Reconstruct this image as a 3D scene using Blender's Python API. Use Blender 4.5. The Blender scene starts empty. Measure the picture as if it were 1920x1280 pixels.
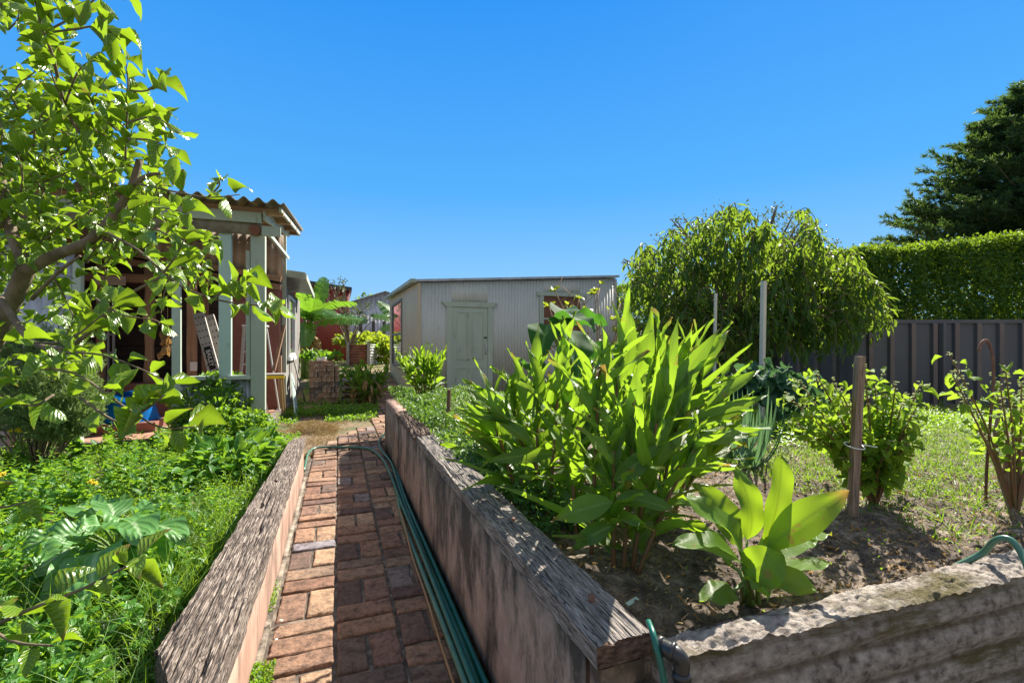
import bpy, math, random
import numpy as np
from mathutils import Vector, Matrix, noise
R = math.radians
random.seed(7); rng = np.random.default_rng(7)
C = bpy.context.scene.collection
S = bpy.context.scene

# ------------------------------------------------------------------ camera, sky, sun
YAW = R(20.3); HC = 1.2; FPX = 880.0; HOR = 645.0
cd = bpy.data.cameras.new('camera'); cam = bpy.data.objects.new('camera', cd); C.objects.link(cam)
cd.sensor_width = 36; cd.lens = FPX/1920*36; cd.shift_y = 5/1920; cd.clip_start = 0.05; cd.clip_end = 500
cam.location = (0, 0, HC); cam.rotation_euler = (R(90), 0, -YAW); S.camera = cam
SUN_AZ = math.atan2(0.80, 0.60); SUN_EL = R(41)          # azimuth from +Y towards +X
w = bpy.data.worlds.new('World'); S.world = w; w.use_nodes = True
wn, wl = w.node_tree.nodes, w.node_tree.links
sky = wn.new('ShaderNodeTexSky'); sky.sky_type = 'NISHITA'; sky.sun_disc = False
sky.sun_elevation = SUN_EL; sky.sun_rotation = SUN_AZ; sky.altitude = 0; sky.air_density = 1.0; sky.dust_density = 0.15; sky.ozone_density = 3.5
geo = wn.new('ShaderNodeNewGeometry'); sep = wn.new('ShaderNodeSeparateXYZ'); wl.new(geo.outputs['Incoming'], sep.inputs[0])
neg = wn.new('ShaderNodeMath'); neg.operation = 'MULTIPLY'; neg.inputs[1].default_value = -1; wl.new(sep.outputs[2], neg.inputs[0])
grad = wn.new('ShaderNodeValToRGB'); ge = grad.color_ramp.elements                       # colour by height above the horizon; the pale overhead band is added shadow fill
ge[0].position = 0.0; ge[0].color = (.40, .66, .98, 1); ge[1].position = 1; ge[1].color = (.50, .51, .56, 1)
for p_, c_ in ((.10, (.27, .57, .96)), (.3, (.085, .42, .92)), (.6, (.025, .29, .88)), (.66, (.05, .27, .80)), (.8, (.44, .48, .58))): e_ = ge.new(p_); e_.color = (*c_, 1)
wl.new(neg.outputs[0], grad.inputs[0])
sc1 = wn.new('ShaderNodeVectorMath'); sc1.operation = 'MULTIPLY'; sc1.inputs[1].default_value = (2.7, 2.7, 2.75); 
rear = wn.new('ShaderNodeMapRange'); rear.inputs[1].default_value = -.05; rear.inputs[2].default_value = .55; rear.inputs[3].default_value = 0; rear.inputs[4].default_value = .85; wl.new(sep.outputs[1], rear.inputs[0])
pale = wn.new('ShaderNodeMix'); pale.data_type = 'RGBA'; pale.inputs[7].default_value = (.50, .53, .60, 1); wl.new(rear.outputs[0], pale.inputs[0]); wl.new(grad.outputs[0], pale.inputs[6]); wl.new(pale.outputs[2], sc1.inputs[0])  # paler sky behind the camera, added to fill the shadows with neutral light
sc2 = wn.new('ShaderNodeVectorMath'); sc2.operation = 'MULTIPLY'; sc2.inputs[1].default_value = (.02, .03, .03); wl.new(sky.outputs[0], sc2.inputs[0])
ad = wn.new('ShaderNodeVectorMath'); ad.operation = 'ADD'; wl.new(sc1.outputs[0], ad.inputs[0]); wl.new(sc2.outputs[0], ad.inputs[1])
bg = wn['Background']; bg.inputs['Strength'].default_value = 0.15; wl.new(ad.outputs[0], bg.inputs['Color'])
sd = bpy.data.lights.new('sun', 'SUN'); sd.energy = 5.0; sd.angle = R(0.5); sd.color = (1, 0.93, 0.82)
sun = bpy.data.objects.new('sun', sd); C.objects.link(sun)
sv = Vector((math.sin(SUN_AZ)*math.cos(SUN_EL), math.cos(SUN_AZ)*math.cos(SUN_EL), math.sin(SUN_EL)))
sun.rotation_euler = sv.to_track_quat('Z', 'Y').to_euler(); sun.location = (8, 6, 12)
S.view_settings.view_transform = 'Standard'; S.view_settings.look = 'None'
S.view_settings.exposure = 1.28; S.view_settings.gamma = 1
S.cycles.max_bounces = 8; S.cycles.transparent_max_bounces = 8

# ------------------------------------------------------------------ photo-to-world helpers
ct, st = math.cos(YAW), math.sin(YAW)
def P(x, y, d):
    xr = (x-960)/FPX*d
    return Vector((xr*ct + d*st, -xr*st + d*ct, HC - (y-HOR)/FPX*d))
def G(x, y, z=0.0): return P(x, y, FPX*(HC-z)/(y-HOR))
def FY(x, y, Y):                                    # pixel ray met with the plane Y = const
    u = (x-960)/FPX; return P(x, y, Y/(ct - u*st))
def FX(x, y, X):
    u = (x-960)/FPX; return P(x, y, X/(st + u*ct))
def sst(a, b, x):
    t = min(1, max(0, (x-a)/(b-a))); return t*t*(3-2*t)

# ------------------------------------------------------------------ object helpers
def tag(o, label=None, cat=None, group=None, kind=None):
    if label: o['label'] = label
    if cat: o['category'] = cat
    if group: o['group'] = group
    if kind: o['kind'] = kind
    return o
def thing(name, label, cat, loc=(0, 0, 0), group=None):
    o = bpy.data.objects.new(name, None); C.objects.link(o); o.location = loc; o.empty_display_size = .1
    return tag(o, label, cat, group)
def link(name, me, mats, parent=None, smooth=False):
    for m in (mats if isinstance(mats, (list, tuple)) else [mats]): me.materials.append(m)
    o = bpy.data.objects.new(name, me); C.objects.link(o)
    if parent is not None:
        o.parent = parent; o.matrix_parent_inverse = Matrix.Translation(parent.location).inverted()
    if smooth: me.polygons.foreach_set('use_smooth', np.ones(len(me.polygons), bool))
    return o
class MB:
    """collects shapes, then links them as ONE mesh object"""
    def __init__(s): s.v = []; s.f = []; s.r = []; s.uv = []; s.m = []
    def add(s, vs, fs, r=None, uvs=None, m=0):
        b = len(s.v); s.v += [tuple(p) for p in vs]; s.f += [tuple(i+b for i in f) for f in fs]
        if r is None: r = random.random()
        s.r += [r]*len(vs); s.uv += (uvs if uvs else [(0, 0)]*len(vs)); s.m += [m]*len(fs)
    def box(s, x0, x1, y0, y1, z0, z1, r=None, m=0, jit=0):
        vs = [[x, y, z] for z in (z0, z1) for y in (y0, y1) for x in (x0, x1)]
        if jit: vs = [[c+random.uniform(-jit, jit) for c in p] for p in vs]
        s.add(vs, [(0, 2, 3, 1), (4, 5, 7, 6), (0, 1, 5, 4), (2, 6, 7, 3), (0, 4, 6, 2), (1, 3, 7, 5)], r, None, m)
    def bar(s, a, b, wd, th, up=(0, 0, 1), r=None, m=0):
        a = Vector(a); b = Vector(b); d = (b-a).normalized(); u = Vector(up)
        sd_ = d.cross(u)
        if sd_.length < 1e-4: sd_ = d.cross(Vector((1, 0, 0)))
        sd_.normalize(); n = sd_.cross(d).normalized()
        vs = [p + sd_*(i*wd/2) + n*(j*th/2) for p in (a, b) for j in (-1, 1) for i in (-1, 1)]
        s.add(vs, [(0, 2, 3, 1), (4, 5, 7, 6), (0, 1, 5, 4), (2, 6, 7, 3), (0, 4, 6, 2), (1, 3, 7, 5)], r, None, m)
    def tube(s, pts, rad, n=8, r=None, m=0, cap=True):
        pts = [Vector(p) for p in pts]; N = len(pts)
        if not hasattr(rad, '__len__'): rad = [rad]*N
        b = []; prev = None
        for i, p in enumerate(pts):
            d = (pts[min(i+1, N-1)] - pts[max(i-1, 0)])
            d = d.normalized() if d.length > 1e-9 else Vector((0, 0, 1))
            if prev is None:
                a = d.orthogonal().normalized()
            else:
                a = prev - d*prev.dot(d)
                a = a.normalized() if a.length > 1e-6 else d.orthogonal().normalized()
            prev = a; c = d.cross(a)
            b += [p + (a*math.cos(2*math.pi*k/n) + c*math.sin(2*math.pi*k/n))*rad[i] for k in range(n)]
        fs = [(i*n+k, i*n+(k+1) % n, (i+1)*n+(k+1) % n, (i+1)*n+k) for i in range(N-1) for k in range(n)]
        if cap: fs += [tuple(range(n-1, -1, -1)), tuple(range((N-1)*n, N*n))]
        uv = [(k/n, i/max(1, N-1)) for i in range(N) for k in range(n)]
        s.add(b, fs, r, uv, m)
    def grid(s, nu, nv, fn, r=None, m=0):               # fn(i/(nu-1), j/(nv-1)) -> point
        vs = [fn(i/(nu-1), j/(nv-1)) for j in range(nv) for i in range(nu)]
        uv = [(i/(nu-1), j/(nv-1)) for j in range(nv) for i in range(nu)]
        s.add(vs, [(j*nu+i, j*nu+i+1, (j+1)*nu+i+1, (j+1)*nu+i) for j in range(nv-1) for i in range(nu-1)], r, uv, m)
    def build(s, name, mats, parent=None, smooth=False):
        me = bpy.data.meshes.new(name); me.from_pydata(s.v, [], s.f)
        a = me.attributes.new('rnd', 'FLOAT', 'POINT'); a.data.foreach_set('value', np.array(s.r, np.float32))
        ul = me.uv_layers.new(name='UVMap'); li = np.empty(len(me.loops), np.int32); me.loops.foreach_get('vertex_index', li)
        ul.data.foreach_set('uv', np.array(s.uv, np.float32)[li].ravel())
        me.polygons.foreach_set('material_index', np.array(s.m, np.int32)); me.update()
        return link(name, me, mats, parent, smooth)
def crspline(pts, n=8):
    pts = [Vector(p) for p in pts]; q = [2*pts[0]-pts[1]] + pts + [2*pts[-1]-pts[-2]]; out = []
    for i in range(1, len(q)-2):
        for k in range(n):
            t = k/n; a, b, c, d = q[i-1], q[i], q[i+1], q[i+2]
            out.append(.5*((2*b) + (c-a)*t + (2*a-5*b+4*c-d)*t*t + (3*b-a-3*c+d)*t**3))
    return out + [pts[-1]]

# leaf instancing (numpy): many leaf shapes baked into one mesh
def tmpl(nv, prof, bend=0.3, fold=0.15, wave=0.0, tip=0.0):
    V = []; U = []
    for j in range(nv):
        t = j/(nv-1); wd = prof(t)
        y = math.sin(bend*t)/bend if bend else t
        z = -(1-math.cos(bend*t))/bend if bend else 0
        for i in (-1, 0, 1):
            V.append((i*wd*.5, y, z + (wave*math.sin(t*11+i*2) if i else 0), abs(i)*fold*wd*1.4)); U.append((i*.5+.5, t))
    F = [(j*3+i, j*3+i+1, j*3+3+i+1, j*3+3+i) for j in range(nv-1) for i in range(2)]
    return np.array(V), np.array(F), np.array(U)
p_oval = lambda t: max(0.02, math.sin(math.pi*min(1, t**.85))**.8)
p_lance = lambda t: max(0.02, math.sin(math.pi*t**.7)**1.1)
p_cit = lambda t: max(.02, math.sin(math.pi*t**.78)**1.0*(1+.06*math.sin(t*17)))
p_heart = lambda t: max(.02, (1-t)**.6*min(1, .35+3.5*t))*1.15
T_SMALL = [tmpl(3, lambda t: (.15, 1, .05)[int(t*2+.01)], b, .2) for b in (.3, .9)]
T_OVAL = [tmpl(7, p_oval, b, f, wv) for b, f, wv in ((.5, .25, .05), (1.3, .4, .08), (-.7, .3, .08), (2.1, .45, .06), (.9, -.25, .10), (1.6, .1, .12))]
T_CIT = [tmpl(8, p_cit, b, f, wv) for b, f, wv in ((.5, .35, .03), (1.3, .5, .05), (-.7, .4, .04), (2.2, .6, .05), (.9, -.35, .06), (1.7, .2, .08), (.2, .9, .02))]
T_LANCE = [tmpl(5, p_lance, b, f) for b, f in ((.3, .2), (.8, .25), (1.2, .2))]
T_HEART = [tmpl(6, p_heart, b, f, wv) for b, f, wv in ((.4, .1, .02), (.8, .2, .03), (-.2, .15, .03))]
T_NEEDLE = [tmpl(2, lambda t: (1, .3)[int(t+.01)], 0, .1)]
T_BLADE = [tmpl(5, lambda t: (1-t)**.6+.02, b, .3) for b in (.5, 1.1, 1.7)]
def nrm(a): return a/np.maximum(1e-9, np.linalg.norm(a, axis=-1, keepdims=True))
class LV:
    def __init__(s, T): s.T = T; s.P = []; s.D = []; s.N = []; s.L = []; s.W = []; s.R = []
    def one(s, p, d, n, L, W, r=None):
        s.P.append(tuple(p)); s.D.append(tuple(d)); s.N.append(tuple(n)); s.L.append(L); s.W.append(W); s.R.append(random.random() if r is None else r)
    def many(s, P_, D_, N_, L_, W_, R_=None):
        n = len(P_); s.P += list(map(tuple, P_)); s.D += list(map(tuple, D_)); s.N += list(map(tuple, N_))
        s.L += list(np.broadcast_to(L_, n)); s.W += list(np.broadcast_to(W_, n)); s.R += list(rng.random(n) if R_ is None else np.broadcast_to(R_, n))
    def build(s, name, mat, parent=None, extra=None):
        P_ = np.array(s.P); D_ = nrm(np.array(s.D)); N_ = np.array(s.N); L_ = np.array(s.L)[:, None, None]; W_ = np.array(s.W)[:, None, None]; R_ = np.array(s.R)
        X_ = nrm(np.cross(D_, N_)); Z_ = np.cross(X_, D_)
        ti = rng.integers(0, len(s.T), len(P_)); VV = []; FF = []; UU = []; RR = []; off = 0
        for k, (V, F, U) in enumerate(s.T):
            q = np.where(ti == k)[0]
            if not len(q): continue
            v = V[None]; o = P_[q, None] + X_[q, None]*v[..., 0:1]*W_[q] + D_[q, None]*v[..., 1:2]*L_[q] + Z_[q, None]*(v[..., 2:3]*L_[q]*.75 + v[..., 3:4]*W_[q])
            nV = len(V); VV.append(o.reshape(-1, 3)); FF.append((F[None] + (np.arange(len(q))*nV)[:, None, None] + off).reshape(-1, 4))
            UU.append(np.tile(U, (len(q), 1))); RR.append(np.repeat(R_[q], nV)); off += nV*len(q)
        VV = np.concatenate(VV); FF = np.concatenate(FF); UU = np.concatenate(UU); RR = np.concatenate(RR)
        me = bpy.data.meshes.new(name); me.vertices.add(len(VV)); me.vertices.foreach_set('co', VV.astype(np.float32).ravel())
        me.loops.add(FF.size); me.loops.foreach_set('vertex_index', FF.astype(np.int32).ravel())
        me.polygons.add(len(FF)); me.polygons.foreach_set('loop_start', (np.arange(len(FF))*4).astype(np.int32)); 
        me.update(calc_edges=True)
        a = me.attributes.new('rnd', 'FLOAT', 'POINT'); a.data.foreach_set('value', RR.astype(np.float32))
        ul = me.uv_layers.new(name='UVMap'); ul.data.foreach_set('uv', UU[FF.ravel()].astype(np.float32).ravel())
        me.validate()
        return link(name, me, mat, parent, True)
def rdir(n, up=0.0, spread=1.0):
    a = rng.normal(size=(n, 3))*spread; a[:, 2] += up; return nrm(a)

# ------------------------------------------------------------------ materials
def newmat(name):
    m = bpy.data.materials.new(name); m.use_nodes = True; return m, m.node_tree.nodes, m.node_tree.links, m.node_tree.nodes['Principled BSDF']
def ramp(n, stops):
    r = n.new('ShaderNodeValToRGB'); e = r.color_ramp.elements
    e[0].position, e[0].color = stops[0][0], (*stops[0][1], 1); e[1].position, e[1].color = stops[-1][0], (*stops[-1][1], 1)
    for p, c in stops[1:-1]: k = e.new(p); k.color = (*c, 1)
    return r
def coords(n, l, scale=(1, 1, 1), kind='Object'):
    tc = n.new('ShaderNodeTexCoord'); mp = n.new('ShaderNodeMapping'); mp.inputs['Scale'].default_value = scale
    l.new(tc.outputs[kind], mp.inputs[0]); return mp.outputs[0]
def ntex(n, l, vec, scale, detail=6, rough=.6):
    t = n.new('ShaderNodeTexNoise'); t.inputs['Scale'].default_value = scale; t.inputs['Detail'].default_value = detail; t.inputs['Roughness'].default_value = rough
    l.new(vec, t.inputs['Vector']); return t.outputs['Fac']
def mixc(n, l, a, b, f, mode='MIX'):
    x = n.new('ShaderNodeMix'); x.data_type = 'RGBA'; x.blend_type = mode
    for s_, k in ((a, 6), (b, 7), (f, 0)):
        if hasattr(s_, 'links'): l.new(s_, x.inputs[k])
        else: x.inputs[k].default_value = (*s_, 1) if isinstance(s_, tuple) else s_
    return x.outputs[2]
def bump(n, l, h, strength, dist, nrm_in=None):
    b = n.new('ShaderNodeBump'); b.inputs['Strength'].default_value = strength; b.inputs['Distance'].default_value = dist
    l.new(h, b.inputs['Height'])
    if nrm_in is not None: l.new(nrm_in, b.inputs['Normal'])
    return b.outputs[0]
def math_(n, l, op, a, b=0.0):
    x = n.new('ShaderNodeMath'); x.operation = op
    for s_, k in ((a, 0), (b, 1)):
        if hasattr(s_, 'links'): l.new(s_, x.inputs[k])
        else: x.inputs[k].default_value = s_
    return x.outputs[0]
def attr(n, name='rnd'):
    a = n.new('ShaderNodeAttribute'); a.attribute_name = name; return a.outputs['Fac']
def M_simple(name, stops, scale=4, stretch=(1, 1, 1), rough=.7, bs=.4, bd=.01, bscale=None, detail=6, dirt=None, dscale=1.5, metal=0, rnd=0, spec=.5):
    """noise-driven colour, optional second stain layer, bump"""
    m, n, l, b = newmat(name); v = coords(n, l, stretch)
    f = ntex(n, l, v, scale, detail)
    if rnd:
        f = math_(n, l, 'ADD', math_(n, l, 'MULTIPLY', f, 1-rnd), math_(n, l, 'MULTIPLY', attr(n), rnd))
    r = ramp(n, stops); l.new(f, r.inputs[0]); c = r.outputs[0]
    if dirt:
        v2 = coords(n, l, dirt[3] if len(dirt) > 3 else (1, 1, 1)); g = ntex(n, l, v2, dscale, 8, .7); rr = ramp(n, [(dirt[1], (0, 0, 0)), (dirt[2], (1, 1, 1))]); l.new(g, rr.inputs[0])
        c = mixc(n, l, c, dirt[0], rr.outputs[0])
    l.new(c, b.inputs['Base Color']); b.inputs['Roughness'].default_value = rough; b.inputs['Metallic'].default_value = metal
    b.inputs['Specular IOR Level'].default_value = spec
    h = ntex(n, l, v, bscale or scale*4, 8, .7); l.new(bump(n, l, h, bs, bd), b.inputs['Normal'])
    return m
def M_leaf(name, stops, trans, tf=.45, rough=.38, veins=0, midrib=None, spec=.5, edge=None, ns=9.0, spots=None):
    m, n, l, b = newmat(name); r = ramp(n, stops); v = coords(n, l)
    f = math_(n, l, 'ADD', math_(n, l, 'MULTIPLY', attr(n), .7), math_(n, l, 'MULTIPLY', ntex(n, l, v, ns, 3), .3))
    l.new(f, r.inputs[0]); c = r.outputs[0]
    tc = n.new('ShaderNodeTexCoord'); sp = n.new('ShaderNodeSeparateXYZ'); l.new(tc.outputs['UV'], sp.inputs[0])
    au = math_(n, l, 'ABSOLUTE', math_(n, l, 'SUBTRACT', sp.outputs[0], .5))
    tcol = mixc(n, l, c, trans, .72)
    if midrib:
        k = ramp(n, [(0, (1, 1, 1)), (.025, (1, 1, 1)), (.06, (0, 0, 0))]); l.new(au, k.inputs[0]); mf = k.outputs[0]
        c = mixc(n, l, c, midrib, mf); tcol = mixc(n, l, tcol, tuple(x*.6 for x in trans), mf)
    if edge:
        k = ramp(n, [(.25, (0, 0, 0)), (.5, (1, 1, 1))]); l.new(math_(n, l, 'ADD', au, math_(n, l, 'MULTIPLY', math_(n, l, 'SUBTRACT', ntex(n, l, v, 20, 3), .5), .5)), k.inputs[0])
        c = mixc(n, l, c, edge, math_(n, l, 'MULTIPLY', k.outputs[0], .55)); 
    if veins:
        ph = math_(n, l, 'SUBTRACT', math_(n, l, 'MULTIPLY', sp.outputs[1], 1.0 if 0 < veins < 15 else .35), math_(n, l, 'MULTIPLY', au, .7 if 0 < veins < 15 else 1.5))
        wv = math_(n, l, 'SINE', math_(n, l, 'MULTIPLY', ph, abs(veins)*6.283))
        l.new(bump(n, l, wv, .35, .004), b.inputs['Normal'])
        vr = ramp(n, [(.8, (0, 0, 0)), (1, (1, 1, 1))]); l.new(wv, vr.inputs[0])
        c = mixc(n, l, c, tuple(min(1, x*1.5+.02) for x in stops[-1][1]), math_(n, l, 'MULTIPLY', vr.outputs[0], .45))
    if spots:                                        # brown blemishes, and a dry brown tip on some leaves
        k = ramp(n, [(.64, (0, 0, 0)), (.70, (1, 1, 1))]); l.new(ntex(n, l, v, spots, 4, .6), k.inputs[0]); sf = math_(n, l, 'MULTIPLY', k.outputs[0], .75)
        tp_ = ramp(n, [(.80, (0, 0, 0)), (.97, (1, 1, 1))]); l.new(math_(n, l, 'MULTIPLY', sp.outputs[1], math_(n, l, 'ADD', .62, math_(n, l, 'MULTIPLY', attr(n), .40))), tp_.inputs[0])
        sf = math_(n, l, 'MAXIMUM', sf, tp_.outputs[0]); c = mixc(n, l, c, (.30, .20, .06), sf); tcol = mixc(n, l, tcol, (.38, .24, .05), sf)
    l.new(c, b.inputs['Base Color']); b.inputs['Roughness'].default_value = rough; b.inputs['Specular IOR Level'].default_value = spec
    t = n.new('ShaderNodeBsdfTranslucent'); l.new(tcol, t.inputs[0]); mx = n.new('ShaderNodeMixShader'); mx.inputs[0].default_value = tf
    l.new(b.outputs[0], mx.inputs[1]); l.new(t.outputs[0], mx.inputs[2]); l.new(mx.outputs[0], n['Material Output'].inputs[0])
    return m
MT = {}
MT['citrus'] = M_leaf('citrus_leaf', [(0, (.03, .10, .012)), (.5, (.06, .165, .018)), (.9, (.13, .25, .02)), (1, (.45, .40, .03))], (.44, .66, .02), .42, .27, 7, (.14, .26, .05), spec=.7, edge=(.20, .29, .02), spots=30)
MT['ginger'] = M_leaf('ginger_leaf', [(0, (.025, .10, .018)), (.6, (.05, .165, .022)), (.92, (.10, .24, .03)), (1, (.34, .34, .06))], (.48, .74, .03), .48, .33, -26, (.20, .36, .09), spec=.6, spots=22)
MT['turmeric'] = M_leaf('turmeric_leaf', [(0, (.05, .17, .02)), (.85, (.09, .23, .02)), (1, (.45, .45, .03))], (.46, .66, .02), .48, .33, 20, (.12, .30, .04), spots=26)
MT['taro'] = M_leaf('taro_leaf', [(0, (.015, .07, .018)), (1, (.035, .12, .025))], (.15, .42, .03), .35, .7, 0, (.10, .24, .06), spec=.15)
MT['banana'] = M_leaf('banana_leaf', [(0, (.03, .12, .02)), (1, (.09, .22, .03))], (.33, .62, .03), .42, .35, 30, (.2, .3, .08))
MT['weep'] = M_leaf('drooping_leaf', [(0, (.03, .085, .03)), (.65, (.05, .125, .035)), (1, (.15, .19, .03))], (.40, .58, .03), .44, .55, spec=.25)
MT['greytree'] = M_leaf('grey_green_leaf', [(0, (.05, .08, .04)), (1, (.12, .14, .07))], (.2, .25, .06), .3, .45)
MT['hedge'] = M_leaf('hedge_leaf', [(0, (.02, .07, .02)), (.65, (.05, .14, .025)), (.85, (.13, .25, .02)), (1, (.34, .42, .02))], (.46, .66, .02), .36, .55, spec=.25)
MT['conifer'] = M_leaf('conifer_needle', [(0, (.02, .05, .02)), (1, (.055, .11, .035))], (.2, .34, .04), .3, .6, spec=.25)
MT['weed'] = M_leaf('weed_leaf', [(0, (.06, .17, .015)), (.8, (.13, .30, .02)), (1, (.26, .38, .03))], (.48, .72, .03), .48, .45)
MT['weeddark'] = M_leaf('ground_cover_leaf', [(0, (.03, .1, .02)), (.8, (.06, .17, .03)), (1, (.13, .24, .06))], (.3, .5, .04), .35, .4)
MT['grass'] = M_leaf('grass_blade', [(0, (.05, .15, .015)), (.85, (.12, .26, .03)), (1, (.32, .30, .1))], (.42, .62, .04), .4, .45)
MT['rosemary'] = M_leaf('rosemary_leaf', [(0, (.08, .15, .045)), (1, (.24, .34, .12))], (.42, .58, .12), .35, .45)
MT['basil'] = M_leaf('basil_leaf', [(0, (.06, .16, .02)), (.7, (.12, .26, .025)), (1, (.34, .40, .04))], (.48, .68, .04), .48, .6, 5, spec=.25)
MT['spike'] = M_leaf('flower_spike', [(0, (.2, .27, .08)), (1, (.42, .46, .2))], (.6, .68, .25), .4, .7, spec=.2)
MT['bean'] = M_leaf('bean_leaf', [(0, (.03, .13, .02)), (1, (.1, .26, .03))], (.36, .62, .03), .42, .4, 6, (.14, .3, .05))
MT['tomato'] = M_leaf('tomato_leaf', [(0, (.05, .15, .02)), (1, (.13, .28, .03))], (.42, .66, .03), .45, .5)
MT['chard'] = M_leaf('brassica_leaf', [(0, (.07, .20, .045)), (1, (.13, .30, .07))], (.3, .6, .05), .3, .42, 7, (.35, .5, .25), spec=.7)
MT['leek'] = M_leaf('leek_leaf', [(0, (.06, .14, .08)), (1, (.13, .23, .14))], (.2, .38, .12), .3, .6, spec=.3)
MT['eggplant'] = M_leaf('grey_broad_leaf', [(0, (.03, .09, .05)), (1, (.07, .15, .08))], (.15, .32, .08), .3, .7, 6, spec=.2)
MT['yellowleaf'] = M_leaf('yellow_leaf', [(0, (.45, .45, .02)), (1, (.6, .58, .04))], (.8, .8, .03), .5, .4)
MT['sweet'] = M_leaf('yellow_green_vine_leaf', [(0, (.09, .19, .02)), (.8, (.22, .3, .02)), (1, (.36, .38, .03))], (.5, .6, .03), .45, .5)
MT['drybrown'] = M_leaf('dry_leaf', [(0, (.22, .12, .05)), (1, (.42, .25, .1))], (.5, .3, .08), .25, .7)
MT['straw'] = M_leaf('straw', [(0, (.22, .14, .06)), (1, (.45, .33, .15))], (.5, .35, .12), .2, .7)
MT['petal'] = M_simple('white_petal', [(0, (.75, .75, .68)), (1, (.85, .85, .8))], rough=.5)
MT['yflower'] = M_simple('yellow_flower', [(0, (.7, .5, .01)), (1, (.85, .65, .02))], rough=.6)
MT['stem'] = M_simple('green_stem', [(.3, (.09, .17, .03)), (.7, (.18, .26, .05))], 20, rough=.5)
MT['redstem'] = M_simple('reddish_stem', [(.3, (.16, .12, .04)), (.7, (.22, .08, .04))], 20, rough=.5)
MT['bark'] = M_simple('bark', [(.3, (.10, .075, .045)), (.6, (.22, .17, .11)), (.8, (.16, .18, .08))], 18, (1, 1, .4), .9, .8, .01)
MT['palebark'] = M_simple('pale_bark', [(.3, (.25, .16, .1)), (.7, (.4, .28, .18))], 14, rough=.9)
MT['soil'] = M_simple('soil', [(.3, (.06, .042, .03)), (.48, (.20, .15, .11)), (.66, (.44, .35, .275))], 26, rough=.95, bs=.9, bd=.02, bscale=55, detail=10, dirt=((.07, .05, .035), .42, .6), dscale=4)
MT['ground'] = M_simple('bare_ground', [(.3, (.12, .08, .045)), (.55, (.24, .17, .10)), (.75, (.36, .28, .18))], 14, rough=.95, bs=.7, bd=.02, bscale=60, dirt=((.06, .10, .025), .5, .62), dscale=.9)
MT['render'] = M_simple('pink_cement_render', [(.3, (.33, .19, .14)), (.6, (.45, .28, .21)), (.8, (.52, .36, .28))], 5, (1, 1, .35), .9, .35, .01, 60, dirt=((.15, .11, .08), .48, .66, (1.5, 1.5, .4)), dscale=5)
# damp-stained right wall: dark algae streaks of their own shape running down the pink render
def M_wallstain():
    m, n, l, b = newmat('stained_pink_render'); v = coords(n, l, (1, 1, 1)); vs = coords(n, l, (1, 1.7, .75))
    r = ramp(n, [(.3, (.26, .18, .13)), (.6, (.40, .285, .21)), (.85, (.50, .39, .30))]); l.new(ntex(n, l, v, 9), r.inputs[0])
    k = ramp(n, [(.45, (0, 0, 0)), (.57, (1, 1, 1))]); l.new(ntex(n, l, vs, 2.6, 9, .72), k.inputs[0])
    c = mixc(n, l, r.outputs[0], (.04, .033, .022), math_(n, l, 'MULTIPLY', k.outputs[0], .9))
    k2 = ramp(n, [(.55, (0, 0, 0)), (.75, (1, 1, 1))]); l.new(ntex(n, l, v, 3, 5), k2.inputs[0])
    c = mixc(n, l, c, (.17, .15, .09), math_(n, l, 'MULTIPLY', k2.outputs[0], .7))
    l.new(c, b.inputs['Base Color']); b.inputs['Roughness'].default_value = .92
    l.new(bump(n, l, ntex(n, l, v, 70, 8, .7), .5, .006), b.inputs['Normal']); return m
MT['wallstain'] = M_wallstain()
def M_timber(name, cols, ax=1, rough=.9, freq=90, bs=.9, bd=.006, rnd=.0, crack=0):
    m, n, l, b = newmat(name); sc = [freq]*3; sc[ax] = freq/22; v = coords(n, l, tuple(sc)); v2 = coords(n, l, (6, 6, 6)); sc3 = [freq*.45]*3; sc3[ax] = freq/40; v3 = coords(n, l, tuple(sc3))
    f = ntex(n, l, v, 1, 9, .7); g = ntex(n, l, v2, 1, 4)
    cr = ramp(n, [(.0, (0, 0, 0)), (.035, (1, 1, 1))]); l.new(math_(n, l, 'ABSOLUTE', math_(n, l, 'SUBTRACT', ntex(n, l, v3, 1, 3, .5), .5)), cr.inputs[0])
    f = math_(n, l, 'ADD', math_(n, l, 'MULTIPLY', f, .8), math_(n, l, 'MULTIPLY', g, .2))
    if crack: f = math_(n, l, 'SUBTRACT', f, math_(n, l, 'MULTIPLY', math_(n, l, 'SUBTRACT', 1.0, cr.outputs[0]), crack))
    if rnd: f = math_(n, l, 'ADD', math_(n, l, 'MULTIPLY', f, 1-rnd), math_(n, l, 'MULTIPLY', attr(n), rnd))
    r = ramp(n, cols); l.new(f, r.inputs[0]); l.new(r.outputs[0], b.inputs['Base Color']); b.inputs['Roughness'].default_value = rough
    l.new(bump(n, l, f, bs, bd), b.inputs['Normal']); return m
MT['sleeper'] = M_timber('weathered_brown_sleeper', [(.36, (.02, .014, .01)), (.48, (.13, .095, .075)), (.6, (.42, .35, .29))], freq=230, bs=1, bd=.008, crack=.2)
MT['greysleeper'] = M_timber('weathered_grey_sleeper', [(.36, (.03, .026, .022)), (.5, (.22, .19, .165)), (.64, (.5, .44, .37))], freq=260, bs=1, bd=.006, crack=.18)
MT['rotsleeper'] = M_timber('rotten_sleeper', [(.38, (.035, .022, .014)), (.5, (.14, .09, .06)), (.66, (.33, .24, .17))], freq=110, bs=1, bd=.01, crack=.2)
MT['endgrain'] = M_simple('sawn_end_grain', [(.35, (.05, .028, .018)), (.5, (.17, .10, .065)), (.68, (.30, .19, .13))], 45, (1, 1, 2.5), .95, 1, .01, 120)
MT['stud'] = M_timber('rough_brown_timber', [(.35, (.22, .12, .07)), (.65, (.52, .33, .2))], 2, .8, 30, .4, .003, .2)
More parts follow.
